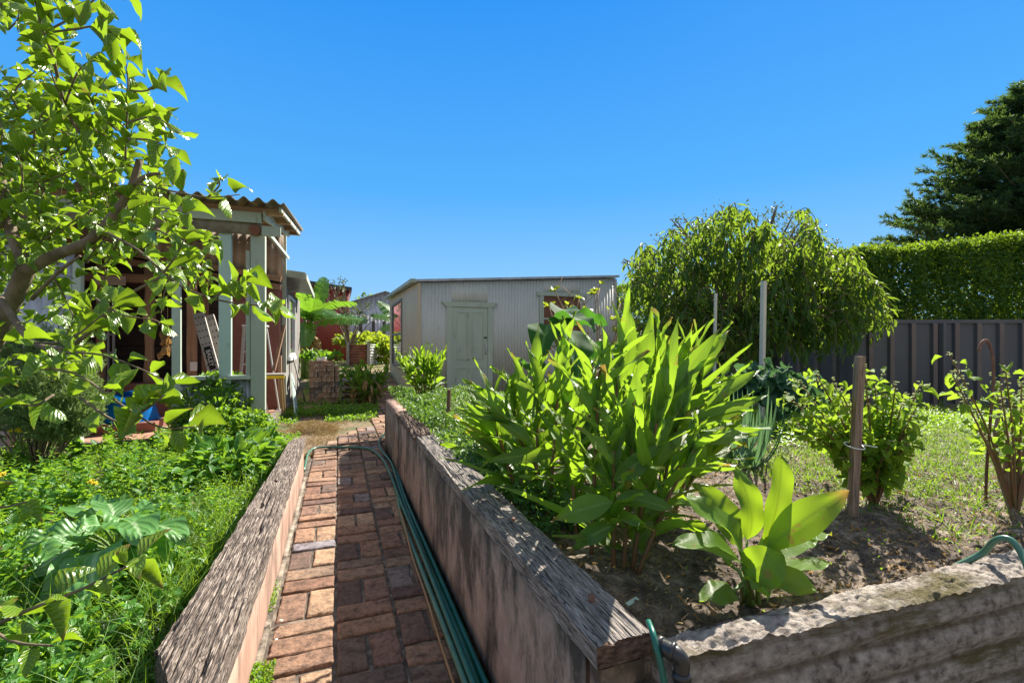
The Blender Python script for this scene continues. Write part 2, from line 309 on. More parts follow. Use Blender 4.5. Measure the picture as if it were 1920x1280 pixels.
MT['studh'] = M_timber('rough_brown_rafter', [(.35, (.22, .12, .07)), (.65, (.5, .32, .2))], 0, .8, 30, .4, .003, .2)
MT['stake'] = M_timber('grey_brown_stake', [(.35, (.14, .09, .06)), (.65, (.42, .30, .2))], 2, .9, 90, crack=.15)
MT['greyboard'] = M_timber('weathered_grey_board', [(.35, (.16, .15, .13)), (.65, (.36, .34, .31))], 2, .9, 30, .6)
def M_paint(name, col, worn, rough=.55):
    return M_simple(name, [(.3, tuple(c*.85 for c in col)), (.7, col)], 3, (1, 1, .4), rough, .25, .003, 40, dirt=(worn, .6, .72, (3, 3, 1)), dscale=3)
MT['green'] = M_paint('sage_green_paint', (.47, .54, .44), (.20, .20, .16))
MT['greend'] = M_paint('sage_green_weathered_paint', (.40, .45, .36), (.28, .22, .16), .7)
MT['aqua'] = M_paint('pale_aqua_paint', (.46, .60, .52), (.3, .38, .33))
MT['shedgrey'] = M_simple('painted_warm_grey_sheet', [(.3, (.49, .50, .445)), (.7, (.57, .575, .51))], 2, (1, 1, .3), .5, .1, .002, 30, dirt=((.38, .36, .32), .58, .8, (2, 2, .5)), dscale=2)
MT['cream'] = M_simple('cream_grey_flat_sheet', [(.3, (.50, .41, .28)), (.7, (.58, .49, .35))], 2, (1, 1, .3), .55, .1, .002, 30)
MT['galv'] = M_simple('galvanised_sheet', [(.3, (.30, .32, .34)), (.7, (.52, .54, .56))], 6, (1, 1, .5), .45, .15, .003, 40, dirt=((.24, .15, .10), .6, .72), dscale=2, metal=.35)
MT['asb'] = M_simple('lichen_grey_cement_sheet', [(.3, (.14, .12, .09)), (.7, (.30, .26, .2))], 8, rough=.9, bs=.4, dirt=((.33, .19, .07), .55, .7), dscale=3)
MT['pinksheet'] = M_simple('faded_pink_sheet', [(.3, (.42, .32, .25)), (.7, (.56, .45, .37))], 3, rough=.8)
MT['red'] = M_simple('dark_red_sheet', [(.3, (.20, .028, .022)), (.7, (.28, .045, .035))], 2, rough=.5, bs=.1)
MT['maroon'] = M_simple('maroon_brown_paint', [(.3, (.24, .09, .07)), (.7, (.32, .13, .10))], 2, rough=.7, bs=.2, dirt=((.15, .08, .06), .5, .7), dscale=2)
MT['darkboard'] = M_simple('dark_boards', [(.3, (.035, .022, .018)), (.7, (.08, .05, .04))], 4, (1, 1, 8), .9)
MT['rust'] = M_simple('rusted_sheet', [(.3, (.16, .055, .03)), (.7, (.33, .13, .07))], 7, rough=.85, dirt=((.09, .05, .04), .5, .7))
MT['white'] = M_simple('white_plastic', [(0, (.7, .7, .68)), (1, (.8, .8, .78))], rough=.5, bs=.05)
MT['cream_paint'] = M_simple('cream_pole_paint', [(0, (.55, .5, .4)), (1, (.68, .63, .5))], rough=.6, bs=.1)
MT['blue'] = M_simple('blue_plastic', [(0, (.0, .12, .40)), (1, (.0, .15, .48))], rough=.35, bs=.05)
MT['alu'] = M_simple('aluminium', [(0, (.5, .5, .48)), (1, (.65, .65, .63))], rough=.5, metal=.4, bs=.1)
MT['plank'] = M_simple('grimy_aluminium_plank', [(.3, (.36, .32, .28)), (.7, (.55, .51, .46))], 6, rough=.65, bs=.2, dirt=((.42, .25, .1), .62, .75), dscale=5)
MT['black'] = M_simple('black_plastic', [(0, (.02, .02, .02)), (1, (.04, .04, .04))], rough=.35, bs=.05)
MT['hole'] = M_simple('dark_hole', [(0, (.01, .01, .01)), (1, (.02, .02, .02))], rough=.9)
MT['fence'] = M_simple('slate_blue_steel_fence', [(.3, (.075, .075, .078)), (.7, (.11, .108, .108))], 2, (1, 1, .4), .45, .05, .002, dirt=((.12, .10, .09), .58, .78, (2, 2, .6)), dscale=2)
MT['fencebrown'] = M_simple('brown_fence_paint', [(.3, (.15, .11, .09)), (.7, (.20, .15, .12))], 2, rough=.6, bs=.1)
MT['concrete'] = M_simple('weathered_concrete', [(.33, (.15, .12, .095)), (.47, (.44, .37, .31)), (.68, (.74, .66, .57))], 30, (1, 1, 1.4), .95, 1, .03, 70, 12, dirt=((.17, .14, .05), .5, .64, (1, 2, 9)), dscale=2.5)
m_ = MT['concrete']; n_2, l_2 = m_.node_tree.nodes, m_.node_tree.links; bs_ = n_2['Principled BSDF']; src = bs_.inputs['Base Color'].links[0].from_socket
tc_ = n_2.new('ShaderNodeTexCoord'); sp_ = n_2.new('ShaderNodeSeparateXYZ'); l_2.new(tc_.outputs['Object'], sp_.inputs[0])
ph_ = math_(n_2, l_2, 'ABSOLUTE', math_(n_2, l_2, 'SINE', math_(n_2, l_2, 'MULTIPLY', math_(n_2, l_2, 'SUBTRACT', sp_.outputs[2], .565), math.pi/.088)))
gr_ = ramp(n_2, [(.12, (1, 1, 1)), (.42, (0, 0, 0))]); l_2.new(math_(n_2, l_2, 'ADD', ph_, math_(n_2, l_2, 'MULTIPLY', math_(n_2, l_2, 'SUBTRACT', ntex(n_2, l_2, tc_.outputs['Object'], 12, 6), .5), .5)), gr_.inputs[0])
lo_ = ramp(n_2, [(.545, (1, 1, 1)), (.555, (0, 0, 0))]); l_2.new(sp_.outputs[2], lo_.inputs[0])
l_2.new(mixc(n_2, l_2, src, (.12, .085, .028), math_(n_2, l_2, 'MULTIPLY', math_(n_2, l_2, 'MULTIPLY', gr_.outputs[0], lo_.outputs[0]), .62)), bs_.inputs['Base Color'])  # ochre moss in the grooves, its dark colour also standing in for groove shade
MT['mortar'] = M_simple('pale_mortar', [(.3, (.17, .14, .10)), (.7, (.40, .34, .27))], 22, rough=.95, bs=.8, dirt=((.07, .055, .04), .5, .62), dscale=6)
MT['pathbed'] = M_simple('path_joint_grit', [(.3, (.045, .035, .027)), (.5, (.13, .10, .075)), (.7, (.36, .29, .22))], 12, rough=.95, bs=.8, bd=.01, bscale=120)
MT['floor'] = M_simple('red_brick_floor', [(.3, (.30, .16, .10)), (.7, (.46, .27, .18))], 6, rough=.85, bs=.3)
def M_hose(name, col): return M_simple(name, [(.3, tuple(c*.7 for c in col)), (.7, col)], 14, rough=.33, bs=.12, bd=.002, bscale=50, dirt=((.10, .12, .09), .6, .75), dscale=6)
MT['hose'] = M_hose('teal_green_hose', (.01, .14, .10)); MT['hosepale'] = M_hose('pale_green_hose', (.09, .22, .14)); MT['hosebrown'] = M_hose('tan_hose', (.36, .20, .07))
MT['glass'] = M_simple('window_glass', [(0, (.05, .05, .055)), (1, (.07, .07, .07))], rough=.04, bs=.0, spec=1)
MT['text'] = M_simple('white_lettering', [(0, (.75, .75, .72)), (1, (.82, .82, .8))], rough=.6, bs=0)
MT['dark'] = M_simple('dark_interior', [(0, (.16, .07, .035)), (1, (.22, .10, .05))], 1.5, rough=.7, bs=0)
MT['rod'] = M_simple('rusty_rod', [(.3, (.12, .055, .035)), (.7, (.26, .13, .08))], 40, rough=.85)
def M_brick(name, light=1.0):
    m, n, l, b = newmat(name); v = coords(n, l); a = attr(n)
    r = ramp(n, [(0, (.29, .155, .105)), (.12, (.48, .285, .18)), (.3, (.33, .19, .135)), (.42, (.54, .36, .235)), (.52, (.17, .11, .09)), (.6, (.24, .14, .11)), (.7, (.42, .25, .165)), (.82, (.64, .42, .26)), (.93, (.19, .135, .11)), (.985, (.36, .30, .28)), (1, (.33, .31, .36))])
    l.new(a, r.inputs[0]); k = ramp(n, [(.36, (.30, .28, .27)), (.5, (.85, .85, .84)), (.64, (1.2, 1.17, 1.12))]); l.new(ntex(n, l, v, 26, 10, .78), k.inputs[0])
    c = mixc(n, l, r.outputs[0], k.outputs[0], 1.0, 'MULTIPLY')
    k2 = ramp(n, [(.5, (0, 0, 0)), (.66, (1, 1, 1))]); l.new(ntex(n, l, v, 12, 10, .8), k2.inputs[0])
    c = mixc(n, l, c, (.06, .048, .04), math_(n, l, 'MULTIPLY', k2.outputs[0], .7))
    if light != 1.0:
        k3 = ramp(n, [(.55, (0, 0, 0)), (.62, (1, 1, 1))]); l.new(ntex(n, l, v, 7, 8, .6), k3.inputs[0]); c = mixc(n, l, c, (.5, .47, .42), math_(n, l, 'MULTIPLY', k3.outputs[0], .8))
    l.new(c, b.inputs['Base Color']); b.inputs['Roughness'].default_value = .9
    l.new(bump(n, l, math_(n, l, 'ADD', ntex(n, l, v, 75, 9, .8), math_(n, l, 'MULTIPLY', ntex(n, l, v, 24, 5, .6), 1.2)), 1, .014), b.inputs['Normal']); return m
MT['brick'] = M_brick('worn_brick'); MT['brickpile'] = M_brick('salvaged_brick', .9)

def nz(x, y, z=0.0): return noise.noise(Vector((x, y, z)))
def fbm(x, y, z=0.0, o=4): return noise.fractal(Vector((x, y, z)), 1.0, 2.0, o)

# ================================================================== SETTING
def hb(X, Y):                                        # soil height in the raised bed on the right
    d = X*st + Y*ct
    z = .5 - .29*sst(3.0, 7.3, d)*sst(1.4, 3.4, X)
    z -= .5*sst(6.9, 8.6, Y)*(1-sst(4, 6.5, X))
    return max(z, .02)
def gz(X, Y):                                        # open ground
    return -.012 + .5*sst(11, 19, Y) + .02*fbm(X*.8, Y*.8)
def sheet(name, xs, ys, fn, mat, smooth=True):
    b = MB(); nu, nv = len(xs), len(ys)
    vs = [(x, y, fn(x, y)) for y in ys for x in xs]
    b.add(vs, [(j*nu+i, j*nu+i+1, (j+1)*nu+i+1, (j+1)*nu+i) for j in range(nv-1) for i in range(nu-1)])
    return tag(b.build(name, MT[mat], None, smooth), kind='structure')
def lin(a, b, n): return [a+(b-a)*i/(n-1) for i in range(n)]
sheet('ground', sorted(set(lin(-120, -8, 12)+lin(-8, 10, 90)+lin(10, 140, 14))), sorted(set(lin(-20, 3, 8)+lin(3, 20, 90)+lin(20, 200, 16))),
      lambda x, y: gz(x, y) if not (.45 < x < 1.4 and y < 5.2) else -.05, 'ground')
sheet('left_bed_soil', lin(-7, -.36, 90), lin(-.6, 6.12, 90), lambda x, y: .10 + .03*fbm(x*2, y*2), 'soil')
def soil_z(x, y):
    k = 1-sst(3, 6, y)
    z = hb(x, y) + k*(.016*fbm(x*6, y*6) + .012*abs(fbm(x*22, y*22, 3)))
    if y < 1.35: z -= .035*(1-sst(.9, 1.35, y))*(1-sst(.8, 1.6, x))
    return z
sheet('right_bed_soil', lin(.6, 4, 190)+lin(4.1, 14, 50), lin(.80, 4, 170)+lin(4.05, 8.7, 60), lambda x, y: soil_z(x, y) if (y < 5.6+(x-.5)*1.6 or x > 2) else -.03, 'soil')

# brick path
def inpath(x, y):
    if y < 5.0: return -.262 < x < .485
    l_ = -.26 + max(0, y-5.9)*.52; r_ = .485 if y < 5.5 else .485+(y-5.5)*.6
    if y > 7.4: l_ = .52+(y-7.4)*.10; r_ = min(r_, l_+.85, 1.45)
    return l_ < x < r_
pb = MB()
def brick_top(b, x0, x1, y0, y1, zt, col):
    g = .0075; x0 += g; x1 -= g; y0 += g; y1 -= g; c = .007; tz = random.uniform(-.006, .005); th = random.uniform(-.035, .035)
    cx, cy = (x0+x1)/2, (y0+y1)/2; sx, sy = random.uniform(-.03, .03), random.uniform(-.03, .03); nseg = 7
    ring = []
    for k in range(nseg): ring.append((x0+(x1-x0)*k/nseg, y0))
    for k in range(nseg): ring.append((x1, y0+(y1-y0)*k/nseg))
    for k in range(nseg): ring.append((x1-(x1-x0)*k/nseg, y1))
    for k in range(nseg): ring.append((x0, y1-(y1-y0)*k/nseg))
    N = len(ring); V = []
    for (lv, ins) in ((-.05, 0), (-c, 0), (-.002, c*.6), (0, c*1.5)):
        for (x, y) in ring:
            j = .005*nz(x*70, y*70, lv*50) + .006*nz(x*18, y*18, 9)
            dx, dy = (cx-x), (cy-y); L = math.hypot(dx, dy); q = (ins+j)/L
            X, Y = x+dx*q, y+dy*q
            Xr = cx+(X-cx)*math.cos(th)-(Y-cy)*math.sin(th); Yr = cy+(X-cx)*math.sin(th)+(Y-cy)*math.cos(th)
            V.append((Xr, Yr, zt+tz+lv+sx*(X-cx)+sy*(Y-cy)))
    F = [(r_*N+k, r_*N+(k+1) % N, (r_+1)*N+(k+1) % N, (r_+1)*N+k) for r_ in range(3) for k in range(N)]
    F.append(tuple(3*N+k for k in range(N))); b.add(V, F, col)
colw = .247
for ci in range(-4, 9):
    x0 = -.258 + ci*colw; y = .15 + random.uniform(0, .2); k = ci % 2
    while y < 15:
        hl = random.uniform(.215, .24); sl_ = random.uniform(.108, .132)
        if k: 
            for j in range(2):
                if inpath(x0+colw*(.25+.5*j), y+.11): brick_top(pb, x0+j*colw/2, x0+(j+1)*colw/2, y, y+hl, gz(x0, y)+.026 if y > 10 else .018, random.random())
            y += hl+.006
        else:
            for j in range(random.choice((1, 2, 2, 2, 3))):
                if inpath(x0+colw/2, y+.055): brick_top(pb, x0, x0+colw, y, y+sl_, gz(x0, y)+.026 if y > 10 else .018, random.random())
                y += sl_+.005; sl_ = random.uniform(.106, .134)
        k = 1-k
tag(pb.build('path', MT['brick']), kind='structure')
sheet('path_bed', lin(-.30, .5, 5), lin(-.5, 5.3, 30), lambda x, y: .006+.002*nz(x*30, y*9), 'pathbed')
sheet('shed_floor', lin(-6.5, -.9, 3), lin(6.30, 9.6, 3), lambda x, y: .045, 'floor', False)

# ================================================================== RETAINING WALLS
def sleeper(name, x0, x1, x0b, x1b, y0, y1, z0, z1, mat, parent, rot=.006, seed=0, z1b=None, chew=.0, skew=0):
    """a rough sawn beam along Y: cracks along the grain, ragged edges and ends. x0,x1 near; x0b,x1b far"""
    b = MB(); L = y1-y0; ny = max(30, int(L/.012)); prof = []
    na, nb_ = 84, 8
    for i in range(nb_): prof.append((0, i/nb_))
    for i in range(na): prof.append((i/na, 1))
    for i in range(nb_): prof.append((1, 1-i/nb_))
    for i in range(8): prof.append((1-i/8, 0))
    N = len(prof); V = []
    for j in range(ny+1):
        t = j/ny; y = y0+L*t; a = x0+(x0b-x0)*t; c = x1+(x1b-x1)*t; zt = z1+((z1b or z1)-z1)*t
        for (u, v) in prof:
            x = a+(c-a)*u; z = z0+(zt-z0)*v
            cr = nz(x*75+seed, y*3.0, z*40+seed); cr2 = nz(x*170+seed, y*6+3, z*90); pit = max(0, nz(x*22+seed, y*5, 3.3)-.42)*9
            dsp = rot*(-max(0, cr-.02)*2.6 - abs(cr2)*1.2 - pit) + rot*.8*nz(x*6, y*5, seed)
            edge = max(0, 1-min(u, 1-u)*7) if v > .5 else 0
            dz = dsp*(1 if v > .9 else 0) - edge*rot*1.3*(.4+abs(nz(y*14, u*3, seed+5)))
            dx = (rot*.9*nz(y*9, z*30, seed+u*9) + dsp*.6)*(1 if u < .02 else -1 if u > .98 else 0)
            if chew: dz -= chew*max(0, fbm(x*9, y*7, seed+3)); dx *= 1.6
            yy = y + skew*(1-u)*(1-t)**6 + (0 if 0 < j < ny else (-1 if j == 0 else 1)*.006*nz(x*60, z*60, seed))
            V.append((x+dx, yy, z+dz))
    F = [(j*N+k, j*N+(k+1) % N, (j+1)*N+(k+1) % N, (j+1)*N+k) for j in range(ny) for k in range(N)]
    b.add(V, [tuple(reversed(f)) for f in F], .5); e0 = len(b.v)
    b.f += [tuple(range(N-1, -1, -1)), tuple(ny*N+k for k in range(N))]; b.m += [1, 1]; return b.build(name, [MT[mat], MT['endgrain']], parent)
lw = thing('retaining_wall', 'low pink rendered wall capped with cracked brown timber left of the brick path', 'wall', (-.33, 2.8, 0))
b = MB()
def wallface(b, x0, x1, y0, y1, z0, z1, amp, s, bow=0):
    n = int((y1-y0)/.05)
    V = []; prof = [(0, 0), (0, .33), (0, .66), (0, 1), (1, 1), (1, .66), (1, .33), (1, 0)]; N = 8
    for j in range(n+1):
        y = y0+(y1-y0)*j/n
        for (u, v) in prof:
            V.append((x0+(x1-x0)*u+amp*fbm(y*1.5, v*1.5, s), y, z0+(z1-z0)*v))
    F = [(j*N+k, j*N+(k+1) % N, (j+1)*N+(k+1) % N, (j+1)*N+k) for j in range(n) for k in range(N)]+[tuple(range(N)), tuple(n*N+k for k in range(N-1, -1, -1))]
    b.add(V, F, .5)
wallface(b, -.385, -.292, .6, 4.62, -.05, .272, .004, 1); b.build('rendered_face', MT['render'], lw, True)
b = MB(); wallface(b, -.30, -.268, .3, 4.6, -.02, .020, .006, 5); b.build('mortar_strip', MT['mortar'], lw, True)
sleeper('timber_cap', -.478, -.288, -.434, -.288, 1.16, 3.28, .262, .352, 'sleeper', lw, .007, 3, .348, 0, .42)
sleeper('timber_cap', -.425, -.289, -.405, -.289, 3.30, 4.66, .262, .345, 'sleeper', lw, .005, 11, .35)
rw = thing('retaining_wall', 'taller pink rendered wall with dark damp streaks and grey timber cap right of the path', 'wall', (.56, 3, 0))
b = MB(); wallface(b, .503, .625, .90, 5.55, -.05, .527, .004, 8)
wallface(b, .503, .625, 5.548, 5.60, -.05, .56, .001, 8)
b.build('rendered_face', MT['wallstain'], rw, True)
b = MB(); b.bar((.56, 5.62, .25), (.80, 5.98, .24), .12, .60); b.build('wall_return', MT['wallstain'], rw)
b = MB(); wallface(b, .507, .62, 4.5, 5.54, .5, .565, .004, 18); b.build('wall_top_course', MT['render'], rw, True)
sleeper('timber_cap', .500, .634, .498, .640, .848, 3.20, .527, .580, 'greysleeper', rw, .0045, 21)
sleeper('timber_cap', .503, .635, .512, .60, 3.215, 4.48, .527, .585, 'rotsleeper', rw, .008, 31, .58, .03)
b = MB(); 
b.tube([(.575, 1.0, .57), (.575, 1.0, .593)], [.0085, .0085], 14); b.tube([(.578, 1.55, .57), (.578, 1.55, .588)], .007, 12)
bo = b.build('bolt', MT['rod'], rw, True)
b = MB(); b.grid(2, 2, lambda u, v: (.512+.1*u, .852-.012*0, .40+.12*v)); 
b = MB(); b.box(.512, .628, .862, .898, -.05, .524, .5); b.build('wall_end', MT['wallstain'], rw)

cw = thing('garden_wall', 'low weathered concrete wall with moulded horizontal ridges in front of the soil bed', 'wall', (1.6, .78, 0))
b = MB()
def cwpt(u, v, nu):
    X = .640 + 2.4*u; s = v
    Yf = .775 - .075*(X-.83)/.9*.55; Yb = .852 - .01*(X-1); topz = .572+.010*nz(X*3, 1)
    if s < .42:                       # front face, bottom to top
        t = s/.42; z = -.3+(topz+.285)*t
        w_ = abs(math.sin(math.pi*(z-.565)/.088))**.55; y = Yf + .008 - (.020+.010*nz(X*1.7, z*6, 4))*w_ + .0025*fbm(X*10, z*14, 2) - .012*(1-t) + .005*max(0, fbm(X*50, z*50, 7)-.1)
        if t > .93: y += (t-.93)/.07*.018
        return (X, y, z)
    if s < .8:
        t = (s-.42)/.38; y = Yf-.012+(Yb-Yf+.012)*t + .004*nz(X*20, t*3)
        z = topz + .012*math.sin(math.pi*t)*.6 - .012 + .009*fbm(X*12, y*30, 5) + .006*fbm(X*45, y*60, 6) - .012*(t**4)
        return (X, y, z)
    t = (s-.8)/.2; return (X, Yb+.004*nz(X*9, t), topz-.014-.25*t)
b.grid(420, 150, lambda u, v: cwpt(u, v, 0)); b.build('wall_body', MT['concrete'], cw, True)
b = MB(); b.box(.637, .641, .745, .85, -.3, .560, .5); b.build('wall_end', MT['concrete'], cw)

# pipe and hoses
pe = thing('drain_pipe', 'black plastic pipe elbow turning down beside the timber wall corner', 'pipe', G(1262, 1240, .4))
a0 = P(1238, 1210, .955); a1 = P(1264, 1223, .93); a2 = P(1277, 1236, .925); a3 = P(1278, 1262, .925); a4 = P(1276, 1400, .925)
b = MB(); b.tube(crspline([a0, a1, a2, a3, a4], 8), .0155, 20); b.build('pipe', MT['black'], pe, True)
b = MB()
for (p, q) in ((P(1234, 1208, .958), P(1244, 1213, .948)), (P(1256, 1218, .935), P(1264, 1223, .93)), (P(1278, 1258, .925), P(1278, 1272, .925))):
    b.tube([p, q], .0185, 20)
b.build('pipe_collar', MT['black'], pe, True)
def hose(name, pts, rad, mat, label, n=10):
    b = MB(); b.tube(crspline(pts, 8), rad, n); o = b.build(name, MT[mat], None, True); tag(o, label, 'hose'); return o
hose('garden_hose', [P(1216, 1165, 1.0), P(1224, 1186, .96), P(1231, 1215, .94), P(1240, 1250, .93), P(1252, 1330, .92)], .0065, 'hose', 'short teal hose hanging down at the corner by the black pipe elbow')
hose('garden_hose', [P(1790, 1062, 1.40), P(1840, 1038, 1.38), P(1866, 1013, 1.345), P(1892, 1010, 1.32), P(1914, 1035, 1.29), P(1930, 1075, 1.25), P(1950, 1160, 1.2)], .0085, 'hosepale', 'grey green hose looped over the ridged concrete wall at the right edge')
def GZ(x, y, z): 
    p = G(x, y, z); return (p.x, p.y, z)
hz = .034
h1 = [(-.30, 4.72, hz), GZ(585, 842, hz), GZ(640, 838, hz), GZ(690, 841, hz), GZ(715, 858, hz), GZ(728, 880, hz), GZ(742, 915, hz), (.40, 3.2, hz), (.405, 2.4, hz), (.41, 1.6, hz), (.405, 1.0, hz), (.40, .3, hz)]
hose('garden_hose', h1, .0125, 'hosepale', 'pale green hose crossing the brick path then running along the wall')
hose('garden_hose', [GZ(728, 806, hz), GZ(712, 826, hz), GZ(716, 845, hz), GZ(735, 870, hz+.01), (.455, 3.6, hz+.005), (.447, 2.6, hz), (.45, 1.8, hz+.006), (.438, 1.2, hz+.004), (.44, .3, hz)], .0125, 'hose', 'teal hose curling round the far end of the stained wall')
hose('garden_hose', [GZ(734, 842, hz), GZ(740, 865, hz), (.478, 3.7, hz), (.476, 2.5, hz), (.475, 1.5, hz), (.472, .9, hz), (.472, .3, hz)], .0125, 'hose', 'teal hose pressed against the foot of the stained wall')
hose('garden_hose', [(.43, 4.2, .055), (.425, 3.4, .056), (.43, 2.6, .058), (.428, 1.7, .058), (.425, 1.1, .057), (.42, .3, .055)], .0115, 'hose', 'teal hose lying on top of the other hoses by the wall')
hose('thin_hose', [(.40, 3.35, .052), (.392, 3.0, .06), (.38, 2.6, .04), (.383, 2.2, .03), (.375, 1.8, .03), (.372, 1.3, .03), (.36, .8, .03), (.35, .3, .03)], .0055, 'hosebrown', 'thin tan irrigation tube beside the green hoses')

# ================================================================== CORRUGATED SHEET HELPER
def corr(b, org, ud, u0, u1, z0, z1, nd, pitch=.076, amp=.009, per=6, rnd_=.5):
    """upright corrugated sheet; z0,z1 numbers or functions of u"""
    n = max(2, int((u1-u0)/pitch*per)); org = Vector(org); ud = Vector(ud); nd = Vector(nd)
    f0 = z0 if callable(z0) else (lambda u: z0); f1 = z1 if callable(z1) else (lambda u: z1); V = []
    for j in range(2):
        for i in range(n+1):
            u = u0+(u1-u0)*i/n; p = org+ud*u+nd*(amp*math.sin(2*math.pi*u/pitch)); V.append((p.x, p.y, (f0(u), f1(u))[j]))
    b.add(V, [(i, i+1, n+2+i, n+1+i) for i in range(n)], rnd_, None)
    # back skin 2 mm behind gives the sheet thickness at its edges
def solid(o, t):
    m = o.modifiers.new('thickness', 'SOLIDIFY'); m.thickness = t; return o

# ================================================================== GREY CORRUGATED SHED
SX0, SX1, SY = 1.58, 6.42, 9.97
gs = thing('garden_shed', 'grey corrugated iron shed with a closed sage green panelled door', 'shed', (4, 10, 0))
ztop = lambda u: 2.50+(2.82-2.50)*u/(SX1-SX0)
def sx(px): return FY(px, 600, SY).x
def sz(px, py): return FY(px, py, SY).z
dx0, dx1 = sx(847), sx(914); dz1 = sz(880, 576); wx0, wx1 = sx(1019), sx(1087); wz1 = sz(1050, 556); wz0 = sz(1050, 640)
b = MB(); O = (SX0, SY, 0); U = (1, 0, 0); N_ = (0, -1, 0)
for (a, c, z0, z1) in ((0, dx0-SX0, 0, ztop), (dx0-SX0, dx1-SX0, dz1, ztop), (dx1-SX0, wx0-SX0, 0, ztop), (wx0-SX0, wx1-SX0, 0, lambda u: wz0), (wx0-SX0, wx1-SX0, wz1, ztop), (wx1-SX0, SX1-SX0, 0, ztop)):
    corr(b, O, U, a, c, z0, z1, N_)
for zz in (.25, .95, 1.6, 2.3):
    u = .1
    while u < SX1-SX0-.05:
        if not ((dx0-SX0-.12 < u < dx1-SX0+.12 and zz < 2.15) or (wx0-SX0-.12 < u < wx1-SX0+.12 and 1 < zz)): b.box(SX0+u-.007, SX0+u+.007, SY-.017, SY-.008, zz-.007, zz+.007, .5, 1)
        u += .228
solid(b.build('front_wall', [MT['shedgrey'], MT['greend']], gs, True), .002)
# left side wall: flat cream sheets with faint ribs and a tall window opening
Yb = 15.8; lz = lambda y: 2.50+(2.68-2.50)*(y-SY)/(Yb-SY)
ya, yb_ = FX(754, 600, SX0).y, FX(737, 600, SX0).y; zw1 = FX(748, 565, SX0).z-.05; zw0 = .62
b = MB()
def sidep(y0, y1, z0, z1f):
    n = max(2, int((y1-y0)/.025)); V = []
    for j in range(2):
        for i in range(n+1):
            y = y0+(y1-y0)*i/n; V.append((SX0-.004*(1 if (int(y/.1) % 2) else 0), y, (z0, z1f(y) if callable(z1f) else z1f)[j]))
    b.add(V, [(n+1+i, n+2+i, i+1, i) for i in range(n)], .5)
sidep(SY, ya, 0, lz); sidep(ya, yb_, 0, zw0); sidep(ya, yb_, zw1, lz); sidep(yb_, Yb, 0, lz)
solid(b.build('side_wall', MT['cream'], gs), .003)
b = MB(); b.box(SX1-.01, SX1, SY+.02, Yb, 0, 2.78); b.box(SX0+.1, SX1-.02, Yb-.02, Yb, 0, 2.6); b.build('rear_walls', MT['shedgrey'], gs)
b = MB(); b.box(SX0-.012, SX0+.05, SY-.016, SY-.011, 0, 2.49); b.box(SX0-.016, SX0-.011, SY-.016, SY+.05, 0, 2.49); b.build('corner_flashing', MT['cream'], gs); b = MB(); b.box(SX1-.05, SX1+.014, SY-.018, SY-.012, 0, 2.80); b.box(SX1+.01, SX1+.014, SY-.018, SY+.05, 0, 2.80)
b.build('corner_flashing', MT['shedgrey'], gs)
b = MB(); xa, xb = SX0-.10, SX1+.06; za, zb = 2.505, 2.845
b.add([(xa, SY-.07, za), (xb, SY-.07, zb), (xb, Yb+.1, zb+.12), (xa, Yb+.1, za+.2), (xa, SY-.07, za+.05), (xb, SY-.07, zb+.05), (xb, Yb+.1, zb+.17), (xa, Yb+.1, za+.25)],
      [(3, 2, 1, 0), (4, 5, 6, 7), (0, 1, 5, 4), (1, 2, 6, 5), (2, 3, 7, 6), (3, 0, 4, 7)], .5)
b.build('roof', MT['galv'], gs)
b = MB(); b.bar((xa-.02, SY-.1, za+.02), (xa-.02, Yb+.1, za+.2), .10, .075); b.build('gutter', MT['greend'], gs)
dr = MB(); dr.box(dx0, dx1, SY-.012, SY+.03, .05, dz1, .4); door = dr.build('door', MT['green'], gs)
b = MB(); dw = dx1-dx0
for (u0, u1, v0, v1) in ((.12, .44, .42, .95), (.56, .88, .42, .95), (.12, .44, .07, .33), (.56, .88, .07, .33)):
    X0, X1, Z0, Z1 = dx0+dw*u0, dx0+dw*u1, .05+(dz1-.05)*v0, .05+(dz1-.05)*v1; t = .022
    for q in ((X0, X1, Z0, Z0+t), (X0, X1, Z1-t, Z1), (X0, X0+t, Z0+t, Z1-t), (X1-t, X1, Z0+t, Z1-t)): b.box(q[0], q[1], SY-.027, SY-.0125, q[2], q[3], .6)
b.build('panel_moulding', MT['green'], door)
b = MB(); hx = dx1-.055; b.tube([(hx, SY-.02, .98), (hx, SY-.07, 1.0), (hx, SY-.07, 1.2), (hx, SY-.02, 1.22)], .011, 8); b.build('pull_handle', MT['alu'], door, True)
b = MB(); b.box(hx-.03, hx+.04, SY-.03, SY-.013, 1.33, 1.36); b.build('latch', MT['black'], door); b = MB(); b.tube([(dx0+dw*.45, SY-.013, .86), (dx0+dw*.45, SY-.03, .86)], .015, 10); b.build('knob', MT['black'], door)
fr = MB(); fw = .11
fr.box(dx0-fw, dx0-.002, SY-.035, SY-.011, 0, dz1+.003); fr.box(dx1+.002, dx1+fw, SY-.035, SY-.011, 0, dz1+.003)
zz = dz1+.005; fr.add([(dx0-fw-.02, SY-.04, zz), (dx1+fw+.02, SY-.04, zz), (dx1+fw+.12, SY-.05, zz+.11), (dx0-fw-.12, SY-.05, zz+.11), (dx0-fw-.02, SY-.011, zz), (dx1+fw+.02, SY-.011, zz), (dx1+fw+.12, SY-.011, zz+.11), (dx0-fw-.12, SY-.011, zz+.11)],
   [(0, 1, 2, 3), (3, 2, 6, 7), (0, 4, 5, 1), (1, 5, 6, 2), (0, 3, 7, 4)], .5)
fr.build('door_frame', MT['green'], gs)
wf = MB(); wf.box(wx0-fw, wx0-.002, SY-.035, SY-.011, wz0-.1, wz1+.003); wf.box(wx1+.002, wx1+fw, SY-.035, SY-.011, wz0-.1, wz1+.003)
